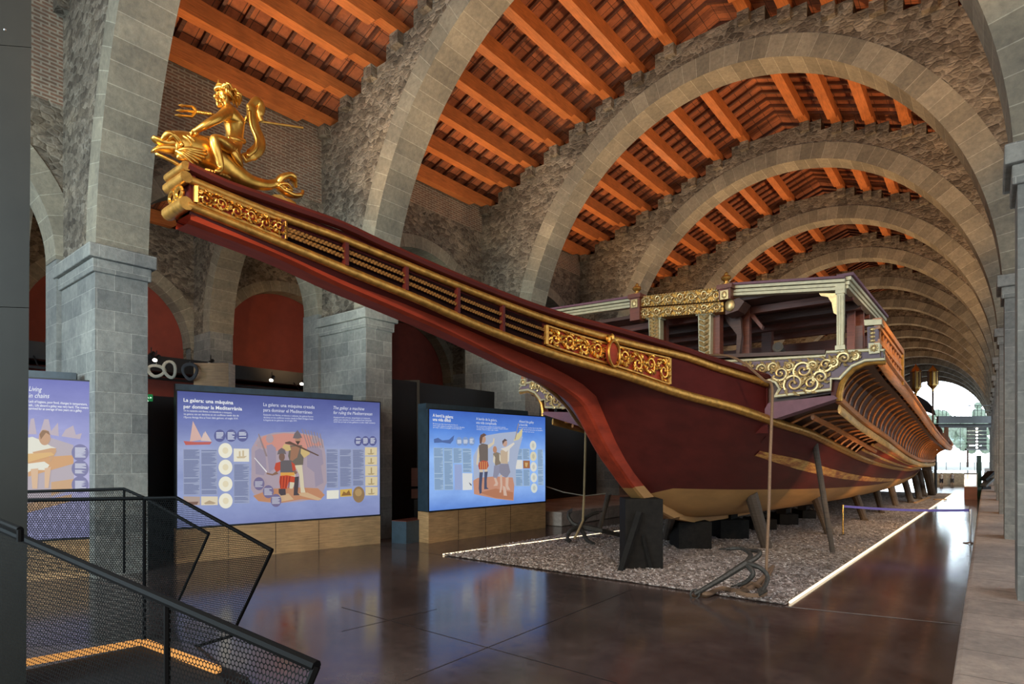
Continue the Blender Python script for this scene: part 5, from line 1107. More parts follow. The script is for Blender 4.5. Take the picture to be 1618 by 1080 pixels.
# ------------------------------------------------------------------ side nave mezzanine, lamps, ropes
mz = thing('mezzanine_beam', 'black gallery edge running across the red arches of the side nave', 'beam', (-23.6, 10, 5.5))
m = MB(); m.box((-24.0, -2, 5.55), (-23.5, 40, 6.1)); m.build('edge_beam', BLACK, mz); m = MB(); m.box((-26.2, -2, 5.7), (-24.0, 40, 5.8)); m.build('soffit', BLACK, mz)
m = MB(); m.box((-25.3, -6, 0), (-25.0, 40, 5.55)); m.build('back_wall', REDW, mz)
for x in (-22.9,): 
    m = MB(); m.beam((x, -2, 5.2), (x, 40, 5.2), .12, .08); 
    for y in range(-1, 40, 3): m.beam((x, y, 5.2), (-23.6, y, 5.7), .03, .03)
    m.build('lighting_rail', BLACK, mz)
LAMP = emis('lamp_glow', (1, .92, .75), 12)
def track(px, py, d, lit, label):
    c = atD(px, py, d); t = thing('track_spotlight', label, 'spotlight', c, 'track spotlights in the side nave')
    dirv = Vector((.5, -.6, -.6)).normalized(); m = MB(); m.tube([c - dirv * .18, c + dirv * .12], [.07, .09], 12); m.beam(c, c + Vector((0, 0, .28)), .03, .03, up=(0, 1, 0)); m.build('lamp_body', BLACK, t)
    if lit: m = MB(); m.ell(c + dirv * .12, (.08, .08, .06), 10, 6); m.build('lamp_glass', LAMP, t)
for px, py, d, lit, lb in ((247.5, 566, 21, True, 'lit black track spotlight left of the hanging rope coils'), (239, 561, 21, False, 'unlit black track spotlight beside the near pier'), (333, 573, 21.5, True, 'lit black track spotlight above the timber case'), (430, 598, 24, True, 'small lit spotlight right of the timber case'), (478, 604, 25, True, 'small lit spotlight beside the second pier'), (62, 556, 19, True, 'small lit spotlight left of the near pier'), (72, 549, 19, False, 'unlit spotlight left of the near pier')): track(px, py, d, lit, lb)
PALE = mat('pale_rope', (.42, .38, .30), .85, 0, .3, 50)
def coil(px, py, d, w, h, n, mt, label, tilt, seed):
    rnd = random.Random(seed); c = atD(px, py, d); k = d / F; t = thing('rope_coil', label, 'rope', c, 'coils hanging in the side nave'); side = Vector((Cc, S, 0)); up = Vector((0, 0, 1)); fw = Vector((-S, Cc, 0)); m = MB(); pts = []
    for i in range(n * 18 + 1):
        a = 2 * PI * i / 18 + tilt; q = 1 + .12 * math.sin(i * .31 + seed); u, v = w / 2 * k * q * math.cos(a), h / 2 * k * q * math.sin(a); pts.append(c + side * (u * math.cos(tilt) - v * math.sin(tilt)) + up * (u * math.sin(tilt) + v * math.cos(tilt)) + fw * (.05 * math.sin(i * .7)))
    m.tube(pts, .035, 6); m.build('coil', mt, t, smooth=True)
    m = MB(); top = c + up * h * .45 * k; m.tube([top, Vector((top.x, top.y, 5.75))], .012, 5); m.build('hanging_cord', mt, t)
coil(247, 586, 20.5, 25, 17, 6, PALE, 'pale coil of rope hanging nearest the stone pier', -.1, 1); coil(269, 584, 20.5, 18, 26, 5, PALE, 'tall pale coil of rope hanging in the middle', .3, 2); coil(300, 587, 20.5, 22, 24, 5, mat('dark_hose', (.05, .05, .055), .6, bmp=0), 'dark coil of hose hanging in front of the timber case', .1, 3)
cs = pxbox(306, 361, 573, 640, 20.7, .5, 'timber_case', OAK); tag(cs, 'pale timber case standing behind the hanging hose coil', 'case')
ex_ = thing('exit_sign', 'small green illuminated exit sign beside the near pier', 'sign', atD(233, 628, 14.6))
pxbox(224, 239.5, 622.5, 633.5, 14.6, .05, 'sign_box', emis('exit_green', (.03, .30, .09), .5), ex_)
s0 = atD(231.5, 628, 14.58); m = MB(); side = Vector((Cc, S, 0)); up = Vector((0, 0, 1))
m.ell(s0 + up * .06, (.02, .02, .025), 8, 6); m.beam(s0 + up * .035, s0 - up * .03, .035, .012); m.beam(s0 - up * .03, s0 - up * .09 + side * .04, .02, .012); m.beam(s0 - up * .03, s0 - up * .08 - side * .05, .02, .012); m.beam(s0 + up * .02, s0 + side * .06 - up * .01, .018, .012); m.prism([s0 + side * .09 + up * .02, s0 + side * .14, s0 + side * .09 - up * .02], (0, -.004, 0)); m.build('running_figure', emis('sign_white', (.7, 1, .75), 1.2), ex_)
# ------------------------------------------------------------------ dark steel slab and perforated balustrades of the stair
sl = thing('steel_partition', 'tall dark bronze steel sheet partition at the left of the frame', 'partition', edge_pts(20, 5.4, 20, 5.4)[0])
for y0, y1 in ((-400, 74.5), (75.5, 485.5), (486.5, 1500)):
    m = MB(); a, b = edge_pts(-260, 5.2, 50, 5.4); zt, zb = HC + (VY - y0) / F * 5.4, max(HC + (VY - y1) / F * 5.4, 0); n = Vector((-.2, .25, 0))
    dx0 = edge_pts(-260, 5.2, 50 - max(min(y0, 1080), 0) * .0085, 5.4)[1]; dx1 = edge_pts(-260, 5.2, 50 - max(min(y1, 1080), 0) * .0085, 5.4)[1]
    m.add([q for z, e in ((zb, dx1), (zt, dx0)) for q in (Vector((a.x, a.y, z)), Vector((e.x, e.y, z)), Vector((e.x * 1.05 - .012, e.y * 1.05 - .008, z)), Vector((a.x * 1.05, a.y * 1.05, z)))], [(0, 3, 2, 1), (4, 5, 6, 7), (0, 1, 5, 4), (1, 2, 6, 5), (2, 3, 7, 6), (3, 0, 4, 7)]); m.build('steel_sheet', STEEL, sl)
for x, y in ((8, 47),): m = MB(); m.ell(atD(x, y, 5.28), .012, 8, 6); m.build('bolt', CHROME, sl)
PERF = perforated('perforated_steel', .031, .41, (.0035, .003, .0025))
def panel_quad(pts, uvs, name, mt, parent): 
    m = MB(); m.v = [tuple(p) for p in pts]; m.f = [tuple(range(len(pts)))]; m.uv[0] = uvs; return m.build(name, mt, parent)
def vert_panel(m_pts, name, parent, mt=PERF):
    a, b = m_pts[0], m_pts[1]; d = Vector((b.x - a.x, b.y - a.y, 0)).normalized(); return panel_quad(m_pts, [((p - a).dot(d) + 3, p.z + 3) for p in m_pts], name, mt, parent)
RAILM = mat('dark_rail_steel', (.0035, .003, .0028), .65, .0, .2, 6, bmp=0, spec=.12)
def bal(label, group=None): return label
# near balustrade A
A0, A1 = atD(-60, 808, 4.9), atD(500, 1052, 2.75); A2 = atD(480, 1100, 2.72)
ra = thing('stair_balustrade', 'nearest sloping black perforated balustrade, low in the left corner', 'balustrade', Vector((A1.x, A1.y, 0)), 'perforated stair balustrades')
Ae = A0.copy(); Ae.z = .0; Af = A2.copy(); Af.z = A2.z
vert_panel([A0, A1, A2, Vector((A2.x + (A0.x - A2.x) * .06, A2.y + (A0.y - A2.y) * .06, .35)), Vector((A0.x, A0.y, .35))], 'perforated_panel', ra)
m = MB(); m.tube([A0, A1], .028, 8); m.build('handrail', RAILM, ra); m = MB(); m.tube([A1, A2, Vector((A2.x + (A0.x - A2.x) * .06, A2.y + (A0.y - A2.y) * .06, .35))], .02, 6); m.build('end_bar', RAILM, ra)
pA = A0.lerp(A1, .71); m = MB(); m.tube([pA, Vector((pA.x, pA.y, .35))], .018, 6); m.build('post', RAILM, ra)
m = MB(); w_a, w_b = atD(-20, 815, 4.4), atD(32, 836, 3.9); m.tube([w_a, w_b], .02, 8); m.tube([w_b, w_b - Vector((0, 0, .08))], .02, 8); m.build('wall_rail', RAILM, ra)
# balustrade B: landing part, bend, sloping end
rb = thing('stair_balustrade', 'middle black perforated balustrade with a folded pointed end', 'balustrade', edge_pts(228, 8, 228, 8)[0], 'perforated stair balustrades')
B = [atD(20, 790, 7.6), atD(228, 787, 8.0), atD(279, 786, 7.9), atD(430, 869, 7.0)]; Bb = [atD(20, 1052, 7.6), atD(228, 1012, 8.0), atD(279, 1030, 7.9), atD(366, 1004, 7.35)]
for i in range(3): vert_panel([B[i], B[i + 1], Bb[i + 1], Bb[i]], 'perforated_panel', rb)
m = MB(); m.tube(B, .025, 8); m.build('handrail', RAILM, rb); m = MB(); m.tube([B[3], Bb[3]], .02, 6); m.build('end_bar', RAILM, rb); m = MB(); m.tube([B[1], Bb[1]], .022, 6); m.build('post', RAILM, rb); m = MB(); m.tube(Bb, .02, 6); m.build('bottom_rail', RAILM, rb)
m = MB(); 
for i in range(2): 
    p, q = [atZ(*w_, .38) for w_ in (((20, 1050), (222, 1014)), ((228, 1014), (345, 1058)))[i]]; m.beam(p, q, .06, .06)
m.build('warm_floor_light', emis('warm_stair_light', (1, .45, .12), .8), rb)
rc = thing('stair_balustrade', 'farthest black perforated balustrade behind the folded one', 'balustrade', edge_pts(225, 9, 225, 9)[0], 'perforated stair balustrades')
Cp = [atD(20, 777, 9.2), atD(196, 772, 9.4), atD(228, 786, 9.3), atD(280, 815, 9.0), atD(330, 843, 8.7)]; Cb = [atD(20, 905, 9.2), atD(196, 905, 9.4), atD(228, 920, 9.3), atD(270, 955, 9.0), atD(276, 962, 8.9)]
for i in range(4): vert_panel([Cp[i], Cp[i + 1], Cb[i + 1], Cb[i]], 'perforated_panel', rc)
m = MB(); m.tube(Cp, .025, 8); m.build('handrail', RAILM, rc); m = MB(); m.tube([Cp[-1], Cb[-1]], .02, 6); m.build('end_bar', RAILM, rc); m = MB(); m.tube([Cp[1], Cb[1]], .018, 6); m.build('post', RAILM, rc)
# dark landing and steps
st = thing('steel_stair', 'dark steel landing and steps between the balustrades', 'stair', edge_pts(150, 6, 150, 6)[0])
def gpt(x, y, z): return atZ(x, y, z)
zL = .35
m = slab([gpt(-150, 1180, zL), gpt(40, 1058, zL), gpt(225, 1020, zL), gpt(350, 1068, zL), gpt(420, 1180, zL)], zL - .18, zL); m.build('landing', mat('dark_landing_steel', (.006, .005, .005), .7, 0, .2, 3, bmp=0), st)
for i in range(2):
    m = slab([gpt(228, 1016, zL - .17 * (i + 1)) + Vector((.15 * i, .1 * i, 0)), gpt(352, 1060, zL - .17 * (i + 1)) + Vector((.3 * (i + .3), .1, 0)), gpt(420, 1180, zL - .17 * (i + 1)) + Vector((.3 * (i + .3), 0, 0)), gpt(225, 1020, zL)], max(zL - .17 * (i + 1) - .17, 0), zL - .17 * (i + 1)); m.build('step', MATS['dark_landing_steel'], st)

# ------------------------------------------------------------------ anchors, ropes, props under the ship
def on(x, y, z=.03): return atZ(x, y, z)
def anchor(label, shank, arms, tip, rs=.05):
    t = thing('grapnel_anchor', label, 'anchor', Vector((shank[0].x, shank[0].y, 0)))
    m = MB(); m.tube(shank, [rs * .8] + [rs] * (len(shank) - 2) + [rs * 1.3], 8); m.build('shank', IRON, t, smooth=True)
    for a in arms:
        c = cr(a, 6); m = MB(); n = len(c); m.tube(c, [rs * (1.0 - .35 * i / n) for i in range(n)], 8); d = (c[-1] - c[-3]).normalized(); e = c[-1]
        ar = m.build('arm', IRON, t, smooth=True)
        m = MB(); s_ = d.cross(Vector((0, 0, 1))); s_ = s_.normalized() if s_.length > .05 else Vector((1, 0, 0)); u_ = s_.cross(d)
        m.prism([e - d * .12, e - d * .02 + s_ * .09, e + d * .14, e - d * .02 - s_ * .09], u_ * .025); m.build('fluke', IRON, ar)
    if tip: m = MB(); c0 = shank[0]; m.tube([c0 + Vector((.08 * math.cos(a), .05 * math.sin(a), .07 * math.sin(a))) for a in [2 * PI * k / 16 for k in range(17)]], .018, 6); m.build('ring', IRON, t, smooth=True)
    return t
dA = 9.9
def av(x, y, d=dA): return atD(x, y, d)
anchor('rusty four-armed anchor lying near the front corner of the gravel', [atZ(1098, 938, .06), av(1140, 914, 10.25), av(1178, 890, 10.4)],
       [[av(1178, 890, 10.4), av(1196, 880, 10.4), av(1200, 871, 10.5), av(1185, 869, 10.9)], [av(1178, 890, 10.4), av(1186, 876, 10.7), av(1172, 866, 11.0), av(1148, 867, 11.2)], [av(1178, 890, 10.4), av(1200, 896, 10.2), av(1213, 912, 10.1), av(1204, 934, 9.85)], [av(1178, 890, 10.4), av(1190, 905, 10.2), av(1180, 918, 10.25), av(1166, 924, 10.35)]], True, .05)
anchor('dark grapnel anchor lying beside the left light strip', [atZ(985, 846, .08), av(950, 838, 16.9), av(915, 831, 17.2)],
       [[av(915, 831, 17.2), av(905, 826, 17.3), av(898, 815, 17.4), av(901, 808, 17.5)], [av(915, 831, 17.2), av(925, 818, 17.5), av(935, 812, 17.6), av(946, 809, 17.7)], [av(915, 831, 17.2), av(902, 838, 17.0), av(897, 846, 16.9), av(898, 854, 16.6)], [av(915, 831, 17.2), av(922, 842, 16.9), av(927, 852, 16.6), av(936, 858, 16.3)]], False, .07)
m = MB(); pts = [fp(1110, 563, -.35), fp(1136, 566, -.6), fp(1172, 571, -1.0)]
q = [atD(1117, 561, 12.6), atD(1150, 562, 12.1), atD(1176, 574, 11.8), atD(1207, 600, 11.4), atD(1219, 607, 11.1), atD(1220, 640, 10.95), atD(1217, 720, 10.75), atD(1215, 800, 10.6), atD(1212, 870, 10.4), atD(1211, 905, 10.2)]
m.tube(cr(q, 5), .026, 6); q2 = cr([atZ(1211, 908, .06), atZ(1196, 922, .05), atZ(1172, 934, .05), atZ(1140, 930, .05), atZ(1118, 938, .06), atZ(1105, 934, .08)], 6); m2 = MB(); m2.tube(q2, .05, 7)
loop = cr([atZ(1165, 936, .06), atZ(1185, 941, .06), atZ(1207, 939, .06), atZ(1205, 929, .06), atZ(1186, 922, .08), atZ(1172, 931, .07)], 6)
m2.tube(loop, .045, 7); m2.tube(cr([atZ(1210, 906, .06), atZ(1222, 894, .05), atZ(1206, 925, .05)], 5), .035, 6)
rp = thing('anchor_rope', 'rope falling from the forecastle rail to the right-hand anchor', 'rope', Vector((q[-1].x, q[-1].y, 0))); m.build('hanging_rope', ROPE, rp, smooth=True); m2.build('rope_loops', ROPE, rp, smooth=True)
rl_ = thing('anchor_rope', 'pale rope hanging behind the stem to the left-hand anchor', 'rope', atZ(924, 850))
m = MB(); m.tube([atD(926, 655, 15.2), atD(925, 700, 16), atD(923, 780, 16.9), atD(921, 822, 17.15), atD(908, 850, 16.6)], .035, 6); m.build('hanging_rope', mat('tan_rope', (.36, .26, .13), .85, 0, .3, 50), rl_, smooth=True)
m = MB(); m.tube([atD(863, 768, 20.5), atD(890, 777, 20.8), atD(925, 783, 21.2), atD(958, 779, 21.8)], .018, 6); tag(m.build('barrier_rope', PALE), 'thin pale rope sagging in front of the black screen', 'rope')
def shore(x0, y0, x1, y1, r, label, tX=None, d0=None, k=1.0):
    b = atZ(x1, y1, .0); d = d0
    hit = False
    for i in range(900 * 30):
        if hit: break
        yy = y0 - (i // 900) * 1.5; i = i % 900
        q_ = atD(x0, yy, 9 + i * .05)
        if 12 < q_.y < 60 and q_.z > zBot(q_.y) and XC < q_.x < XC + hw(q_.y, q_.z): d = 9 + i * .05 + .25; y0 = yy; hit = True
    t = atD(x0, y0, d); m = MB(); m.tube([b, t], [r * .85, r], 10)
    return tag(m.build('timber_shore', POST), label, 'prop', 'props along the hull')
shore(1186, 778, 1212, 866, .17, 'thick leaning timber prop under the front of the hull', d0=13.1)
shore(1287, 697, 1316, 874, .075, 'long slender timber pole leaning from the gold wale to the gravel', d0=13.1)
shore(1290, 786, 1312, 845, .16, 'thick leaning timber prop behind the long pole', d0=15.6)
shore(1352, 786, 1367, 823, .15, 'timber prop behind the belt barrier, nearest to it', d0=18.7)
shore(1385, 785, 1394, 811, .14, 'timber prop, second behind the belt barrier', d0=21.4)
shore(1408, 781, 1416, 799, .16, 'timber prop, third behind the belt barrier', d0=25.4)
shore(1430, 776, 1440, 795, .17, 'timber prop, fourth behind the belt barrier', d0=28.0)
shore(1445, 773, 1453, 789, .18, 'timber prop, fifth behind the belt barrier', d0=30)
shore(1452, 758, 1460, 785, .2, 'timber prop, last but one towards the stern', d0=32)
shore(1464, 738, 1473, 782, .24, 'wide timber prop nearest the stern', d0=34)
shore(962, 778, 947, 838, .08, 'slim timber pole leaning behind the tall dark block', d0=17.5)
shore(1062, 812, 1052, 852, .13, 'timber prop behind the tall dark block', d0=17.2)
def block(x0, x1, y0, y1, dep, label, name='keel_block'):
    a, b = atZ(x0, y1, 0), atZ(x1, y1, 0); d = -a.x * S + a.y * Cc; zt = HC + (VY - y0) / F * d; n = Vector((b - a).normalized()); n = Vector((-n.y, n.x, 0)); t = thing(name, label, 'block', (a + b) / 2, 'keel blocks on the gravel'); m = slab([a, b, b + n * dep, a + n * dep], 0, zt); m.build('block_body', TAR, t, bevel=.02); return t, a, b, n, zt
t, a, b, n, zt = block(988, 1048, 788, 899, .7, 'tall tarred timber block under the stem with leaning braces')
m = MB(); m.beam(atD(981, 902, 12.65), atD(1011, 808, 12.75), .12, .10, up=(0, 1, 0)); m.build('brace', TAR, t); m = MB(); m.beam(atD(1028, 896, 12.75), atD(1016, 845, 12.78), .05, .05, up=(0, 1, 0)); m.build('brace', TAR, t)
m = slab([a + Vector((0, 0, 0)), b, b + n * .85, a + n * .85], zt * .78, zt * .80); 
for x0, x1, y0, y1, lb in ((1072, 1125, 824, 868, 'dark keel block, first behind the tall one'), (1138, 1184, 821, 852, 'dark keel block between the first block and the thick prop'), (1190, 1228, 820, 838, 'dark keel block behind the thick prop'), (1232, 1262, 812, 830, 'dark keel block right of the hanging rope'), (1268, 1290, 806, 820, 'dark keel block behind the second thick prop')):
    t, a, b, n, zt = block(x0, x1, y0, y1, .9, lb); c = (a + b) / 2 + n * .45; m = MB(); m.box((c.x - .16, c.y - .3, zt), (c.x + .16, c.y + .3, zt + .16)); m.build('wedge', TAR, t)
# ------------------------------------------------------------------ belt barrier
def stanchion(x, y, h, mt, label):
    p = atZ(x, y, .0); t = thing('barrier_post', label, 'barrier post', p, 'barrier posts'); m = MB(); m.lathe([(.165, 0), (.165, .015), (.05, .03), (.03, .05)], p, 20); m.build('base', CHROME if mt is CHROME else BLACK, t, smooth=True); m = MB(); m.lathe([(.024, .03), (.024, h - .08), (.034, h - .08), (.034, h), (.02, h + .01)], p, 14); m.build('pole', mt, t, smooth=True); return p
pr = stanchion(1533, 858, .97, CHROME, 'chrome barrier post standing on the dark walkway'); pl = stanchion(1332, 846, .95, BRASS, 'brass barrier post standing on the gravel')
m = MB(); a, b = pl + Vector((.03, 0, .91)), pr + Vector((-.03, 0, .93)); rows = [[a.lerp(b, i / 12) + Vector((0, 0, -.05 * math.sin(PI * i / 12) + dz)) for dz in (-.035, .035)] for i in range(13)]; m.grid(rows); tag(m.build('barrier_belt', BLUEB), 'blue belt stretched between the two barrier posts', 'belt')
# ------------------------------------------------------------------ cannon on the deck
cn = thing('deck_cannon', 'dark iron cannon muzzle showing above the forecastle rail', 'cannon', fp(1238, 566, .6))
m = MB(); a, b = fp(1240, 566, 1.0), fp(1229, 548, -.05); m.tube([a, a.lerp(b, .5), a.lerp(b, .86), a.lerp(b, .87), a.lerp(b, .94), b], [.13, .10, .085, .10, .105, .11], 14); m.build('barrel', IRON, cn, smooth=True)
m = MB(); dd_ = (b - a).normalized(); m.tube([b - dd_ * .02, b + dd_ * .004], .06, 12); m.build('muzzle_bore', BLACK, cn)
m = MB(); c_ = a + Vector((0, .1, -.12)); m.box((c_.x - .15, c_.y - .35, c_.z - .2), (c_.x + .15, c_.y + .35, c_.z)); m.build('carriage', BROWN, cn)
# ------------------------------------------------------------------ far end of the hall
YE = 117.2
ZG = lambda y, d: HC + (VY - y) / F * d
wf = MB(); wf.box((-24, YE, 0), (XL, YE + .5, 17)); wf.box((XR, YE, 0), (4, YE + .5, 17))
WB = struct(wf.build('wall_back', RUB), 'end wall of the hall')
fr = MB()
for i in range(1, 8): x = XL + (XR - XL) * i / 8; fr.beam((x, YE + .2, 0), (x, YE + .2, ZS + RISE), .07, .12, up=(0, 1, 0))
for z in (4.2, 7.6, 10.2, 12.4): fr.beam((XL, YE + .2, z), (XR, YE + .2, z), .1, .07)
WN = struct(fr.build('window_1', GREY), 'tall arched glazed end of the hall with thin mullions')
gm, nt, b_ = nodes('clear_glass'); tr = nt.nodes.new('ShaderNodeBsdfTransparent'); gl = nt.nodes.new('ShaderNodeBsdfGlossy'); gl.inputs['Roughness'].default_value = .05; mx = nt.nodes.new('ShaderNodeMixShader'); mx.inputs[0].default_value = .06; tr.inputs[0].default_value = (.93, .97, 1, 1); L(nt, tr.outputs[0], mx.inputs[1]); L(nt, gl.outputs[0], mx.inputs[2]); L(nt, mx.outputs[0], nt.nodes['Material Output'].inputs['Surface'])
m = MB(); m.quad((XL, YE + .22, 0), (XR, YE + .22, 0), (XR, YE + .22, 15), (XL, YE + .22, 15)); m.build('pane', gm, WN)
m = MB(); m.quad((-60, YE + .5, -.02), (40, YE + .5, -.02), (40, 260, -.02), (-60, 260, -.02)); struct(m.build('ground_outside', mat('pale_paving', (.55, .53, .48), .8)), 'sunlit paving outside the hall')
def bush(x, y, r, h, label, c=(.10, .17, .08)):
    rnd = random.Random(int(x * 10)); t = thing('street_tree', label, 'tree', (x, y, 0), 'trees outside the glazed end'); m = MB(); m.tube([(x, y, 0), (x, y, h * .6)], .18, 7); m.build('trunk', BROWN, t); m = MB()
    for i in range(60): m.ell((x + rnd.gauss(0, r * .5), y + rnd.gauss(0, r * .5), h * .7 + rnd.gauss(0, h * .17)), rnd.uniform(.3, .7) * r * .6, 7, 5)
    m.build('foliage', mat('street_foliage', (.45, .55, .42), .8, 0, .5, 3), t, smooth=True)  # leaves paled so their colour carries the outdoor overexposure
for x, y, r, h, lb in ((-3, 150, 3, 10, 'leafy tree outside, right of the window centre'), (-9, 158, 3.5, 11, 'leafy tree outside, left of the window centre'), (4, 165, 3, 11, 'leafy tree outside at the right edge of the window')): bush(x, y, r, h, lb)
def farbox(x0, x1, y0, y1, d, dep, name, mt, parent=None): return pxbox(x0, x1, y0, y1, d, dep, name, mt, parent)
br = thing('footbridge', 'grey footbridge crossing the far end of the hall', 'bridge', edge_pts(1527, 58, 1527, 58)[0])
farbox(1483, 1569, 657, 668, 58, .3, 'upper_panel', GREY, br); farbox(1483, 1569, 669, 671.5, 58, 2.0, 'deck', BLACK, br); farbox(1483, 1569, 671.5, 674.5, 58, 1.5, 'lower_panel', mat('mid_grey_metal', (.12, .135, .14), .5, bmp=0), br)
m = MB(); a, b = edge_pts(1483, 58, 1569, 58)
for i in range(15): p = a.lerp(b, i / 14); m.beam(p + Vector((0, 0, ZG(657, 58))), p + Vector((0, 0, ZG(640, 58))), .04, .04, up=(0, 1, 0))
for y in (640, 648): m.beam(a + Vector((0, 0, ZG(y, 58))), b + Vector((0, 0, ZG(y, 58))), .05, .05)
m.build('railing', GREY, br)
lv = br
for i in range(6): farbox(1528.5, 1559, 675 + i * 5.8, 679.8 + i * 5.8, 60, .1, 'screen_slat', mat('slat_grey', (.055, .06, .062), .5, bmp=0), lv)
farbox(1527, 1560, 708, 711, 60, .2, 'screen_base', GREY, lv)
farb = br
for i in range(7): m = MB(); m.ell(atD(1543.5, 677 + i * 5, 59.4), .09, 6, 4); m.build('bulb', LAMP, farb)
tag(farbox(1470, 1524, 747, 765.5, 49.3, .4, 'low_wall', mat('beige_plaster', (.46, .36, .24), .8)), 'low beige wall behind the two distant people', 'wall')
gp = thing('green_banner', 'narrow dark green upright banner beside the display case', 'banner', atZ(1547, 790)); d_ = 930 * 2.5 / (786 - 718); pxbox(1544, 1551, 719, 786, d_, .06, 'banner_sheet', mat('banner_green', (.015, .045, .028), .6, bmp=0), gp); pxbox(1543, 1552, 785.5, 787.5, d_, .3, 'foot', BLACK, gp)
dc = thing('display_case', 'glass display case on a wooden base at the far end of the walkway', 'display case', atZ(1535, 790)); d_ = 930 * 2.5 / (789 - 718)
c0, c1 = atZ(1523, 789), atZ(1544, 789)
def cbox(z0, z1, g, name, mt): m = MB(); m.box((c0.x - g, c1.y - g, z0), (c1.x + g, c1.y + 1.2 + g, z1)); return m.build(name, mt, dc)
cbox(0, .7, 0, 'case_base', REDWOOD)
glm, nt, b_ = nodes('case_glass'); b_.inputs['Base Color'].default_value = (.75, .82, .86, 1); b_.inputs['Roughness'].default_value = .1; b_.inputs['Alpha'].default_value = .35
cbox(.71, 1.40, 0, 'glass_box', glm); cbox(1.40, 1.46, .02, 'case_lid', GREY)
pt = thing('dark_post', 'slim dark post near the stern of the galley', 'post', atZ(1479.5, 780)); pxbox(1478.3, 1480.8, 718, 780, 930 * 2.5 / 62, .12, 'post_shaft', BLACK, pt)
dk = thing('dark_equipment', 'dark slanted equipment against the right plinth beyond the banner', 'equipment', atZ(1558, 780)); pxbox(1553, 1566, 768, 786, 930 * 2.5 / 68, .6, 'equipment_base', BLACK, dk)
m = MB(); m.beam(atD(1553, 758, 34), atD(1567, 745, 34), .5, .12); m.build('slanted_plate', BLACK, dk); m = MB(); m.beam(atD(1553, 768, 34), atD(1567, 755, 34), .5, .1); m.build('slanted_plate', GREY, dk)
pk = thing('timber_plank', 'pale planks lying on the gravel near the stern', 'plank', atZ(1450, 790)); m = MB(); m.beam(atZ(1446, 794, .05), atZ(1470, 785, .05), .12, .06); m.build('plank', OAK, pk); m = MB(); m.beam(atZ(1476, 788.5, .05), atZ(1495, 788.5, .05), .12, .06); m.build('plank', OAK, pk)
# people far away
def person(x, y0, y1, top, legs, label, ph):
    p = atZ(x, y1, 0); h = (y1 - y0) / F * (-p.x * S + p.y * Cc); s_ = h / 1.7; g = thing('person', label, 'person', p, None)
    v = lambda a, b, c: p + Vector((a, b, c)) * s_
    V = [v(0, 0, .92), v(0, 0, 1.15), v(0, 0, 1.38), v(0, 0, 1.47), v(0, 0, 1.6), v(0, 0, 1.68)]; E = [(0, 1), (1, 2), (2, 3), (3, 4), (4, 5)]; R = [.14, .13, .15, .055, .10, .08]
    for sg in (-1, 1):
        n = len(V); V += [v(sg * .19, 0, 1.38), v(sg * .25, .02 * ph, 1.1), v(sg * .22, -.12, .9)]; E += [(2, n), (n, n + 1), (n + 1, n + 2)]; R += [.06, .048, .04]
        n = len(V); V += [v(sg * .1, 0, .85), v(sg * .11, sg * .06 * ph, .48), v(sg * .11, sg * .12 * ph, .08), v(sg * .12, sg * .12 * ph - .14, .03)]; E += [(0, n), (n, n + 1), (n + 1, n + 2), (n + 2, n + 3)]; R += [.10, .07, .05, .04]
    bd = skin_mesh('body', [q for q in V], E, [r * s_ for r in R], 1, mat('skin_tone', (.55, .36, .27), .6, bmp=0)); bd.parent = g; bd.matrix_parent_inverse = Matrix.Translation(-p)
    m = MB(); m.lathe([(.13 * s_, .86 * s_), (.17 * s_, .95 * s_), (.165 * s_, 1.15 * s_), (.2 * s_, 1.34 * s_), (.12 * s_, 1.44 * s_), (.07 * s_, 1.47 * s_)], p, 12); m.build('shirt', top, g, smooth=True)
    m = MB()
    for sg in (-1, 1): m.tube([v(sg * .08, 0, .93), v(sg * .11, sg * .06 * ph, .5), v(sg * .115, sg * .09 * ph, .35)], [.13 * s_, .10 * s_, .09 * s_], 8)
    m.build('shorts', legs, g, smooth=True); m = MB(); m.ell(v(0, .02, 1.62), (.11 * s_, .115 * s_, .105 * s_), 10, 8); m.build('hair', BROWN, g, smooth=True)
person(1487.5, 746.5, 766.5, mat('white_shirt', (.75, .74, .72), .7, bmp=0), mat('dark_shorts', (.03, .03, .05), .7, bmp=0), 'small distant person in a white shirt, left of the two', 1)
person(1504.5, 746.5, 766, mat('pale_grey_shirt', (.5, .5, .52), .7, bmp=0), mat('grey_shorts', (.10, .10, .12), .7, bmp=0), 'small distant person in a grey shirt, right of the two', -.6)

# ------------------------------------------------------------------ light
w = bpy.data.worlds.new('world'); SC.world = w; w.use_nodes = True
bg = w.node_tree.nodes['Background']; bg.inputs['Color'].default_value = (.80, .91, 1.0, 1); bg.inputs['Strength'].default_value = 1.7
wn = w.node_tree; wt = wn.nodes.new('ShaderNodeTexCoord'); ws = wn.nodes.new('ShaderNodeSeparateXYZ'); wn.links.new(wt.outputs['Generated'], ws.inputs[0]); wr_ = wn.nodes.new('ShaderNodeMapRange'); wn.links.new(ws.outputs[1], wr_.inputs[0])
for i_, v_ in ((1, .80), (2, .97), (3, 1.7), (4, 14.0)): wr_.inputs[i_].default_value = v_  # sky boosted toward the far window to add its white floor reflection
wn.links.new(wr_.outputs[0], bg.inputs['Strength'])
def area(loc, target, size, power, col, sy=None):
    l = bpy.data.lights.new('area_light', 'AREA'); l.energy = power; l.color = col; l.size = size
    if sy: l.shape = 'RECTANGLE'; l.size_y = sy
    o = bpy.data.objects.new('area_light', l); COL.objects.link(o); o.location = loc
    o.rotation_euler = (Vector(target) - Vector(loc)).to_track_quat('-Z', 'Y').to_euler(); return o
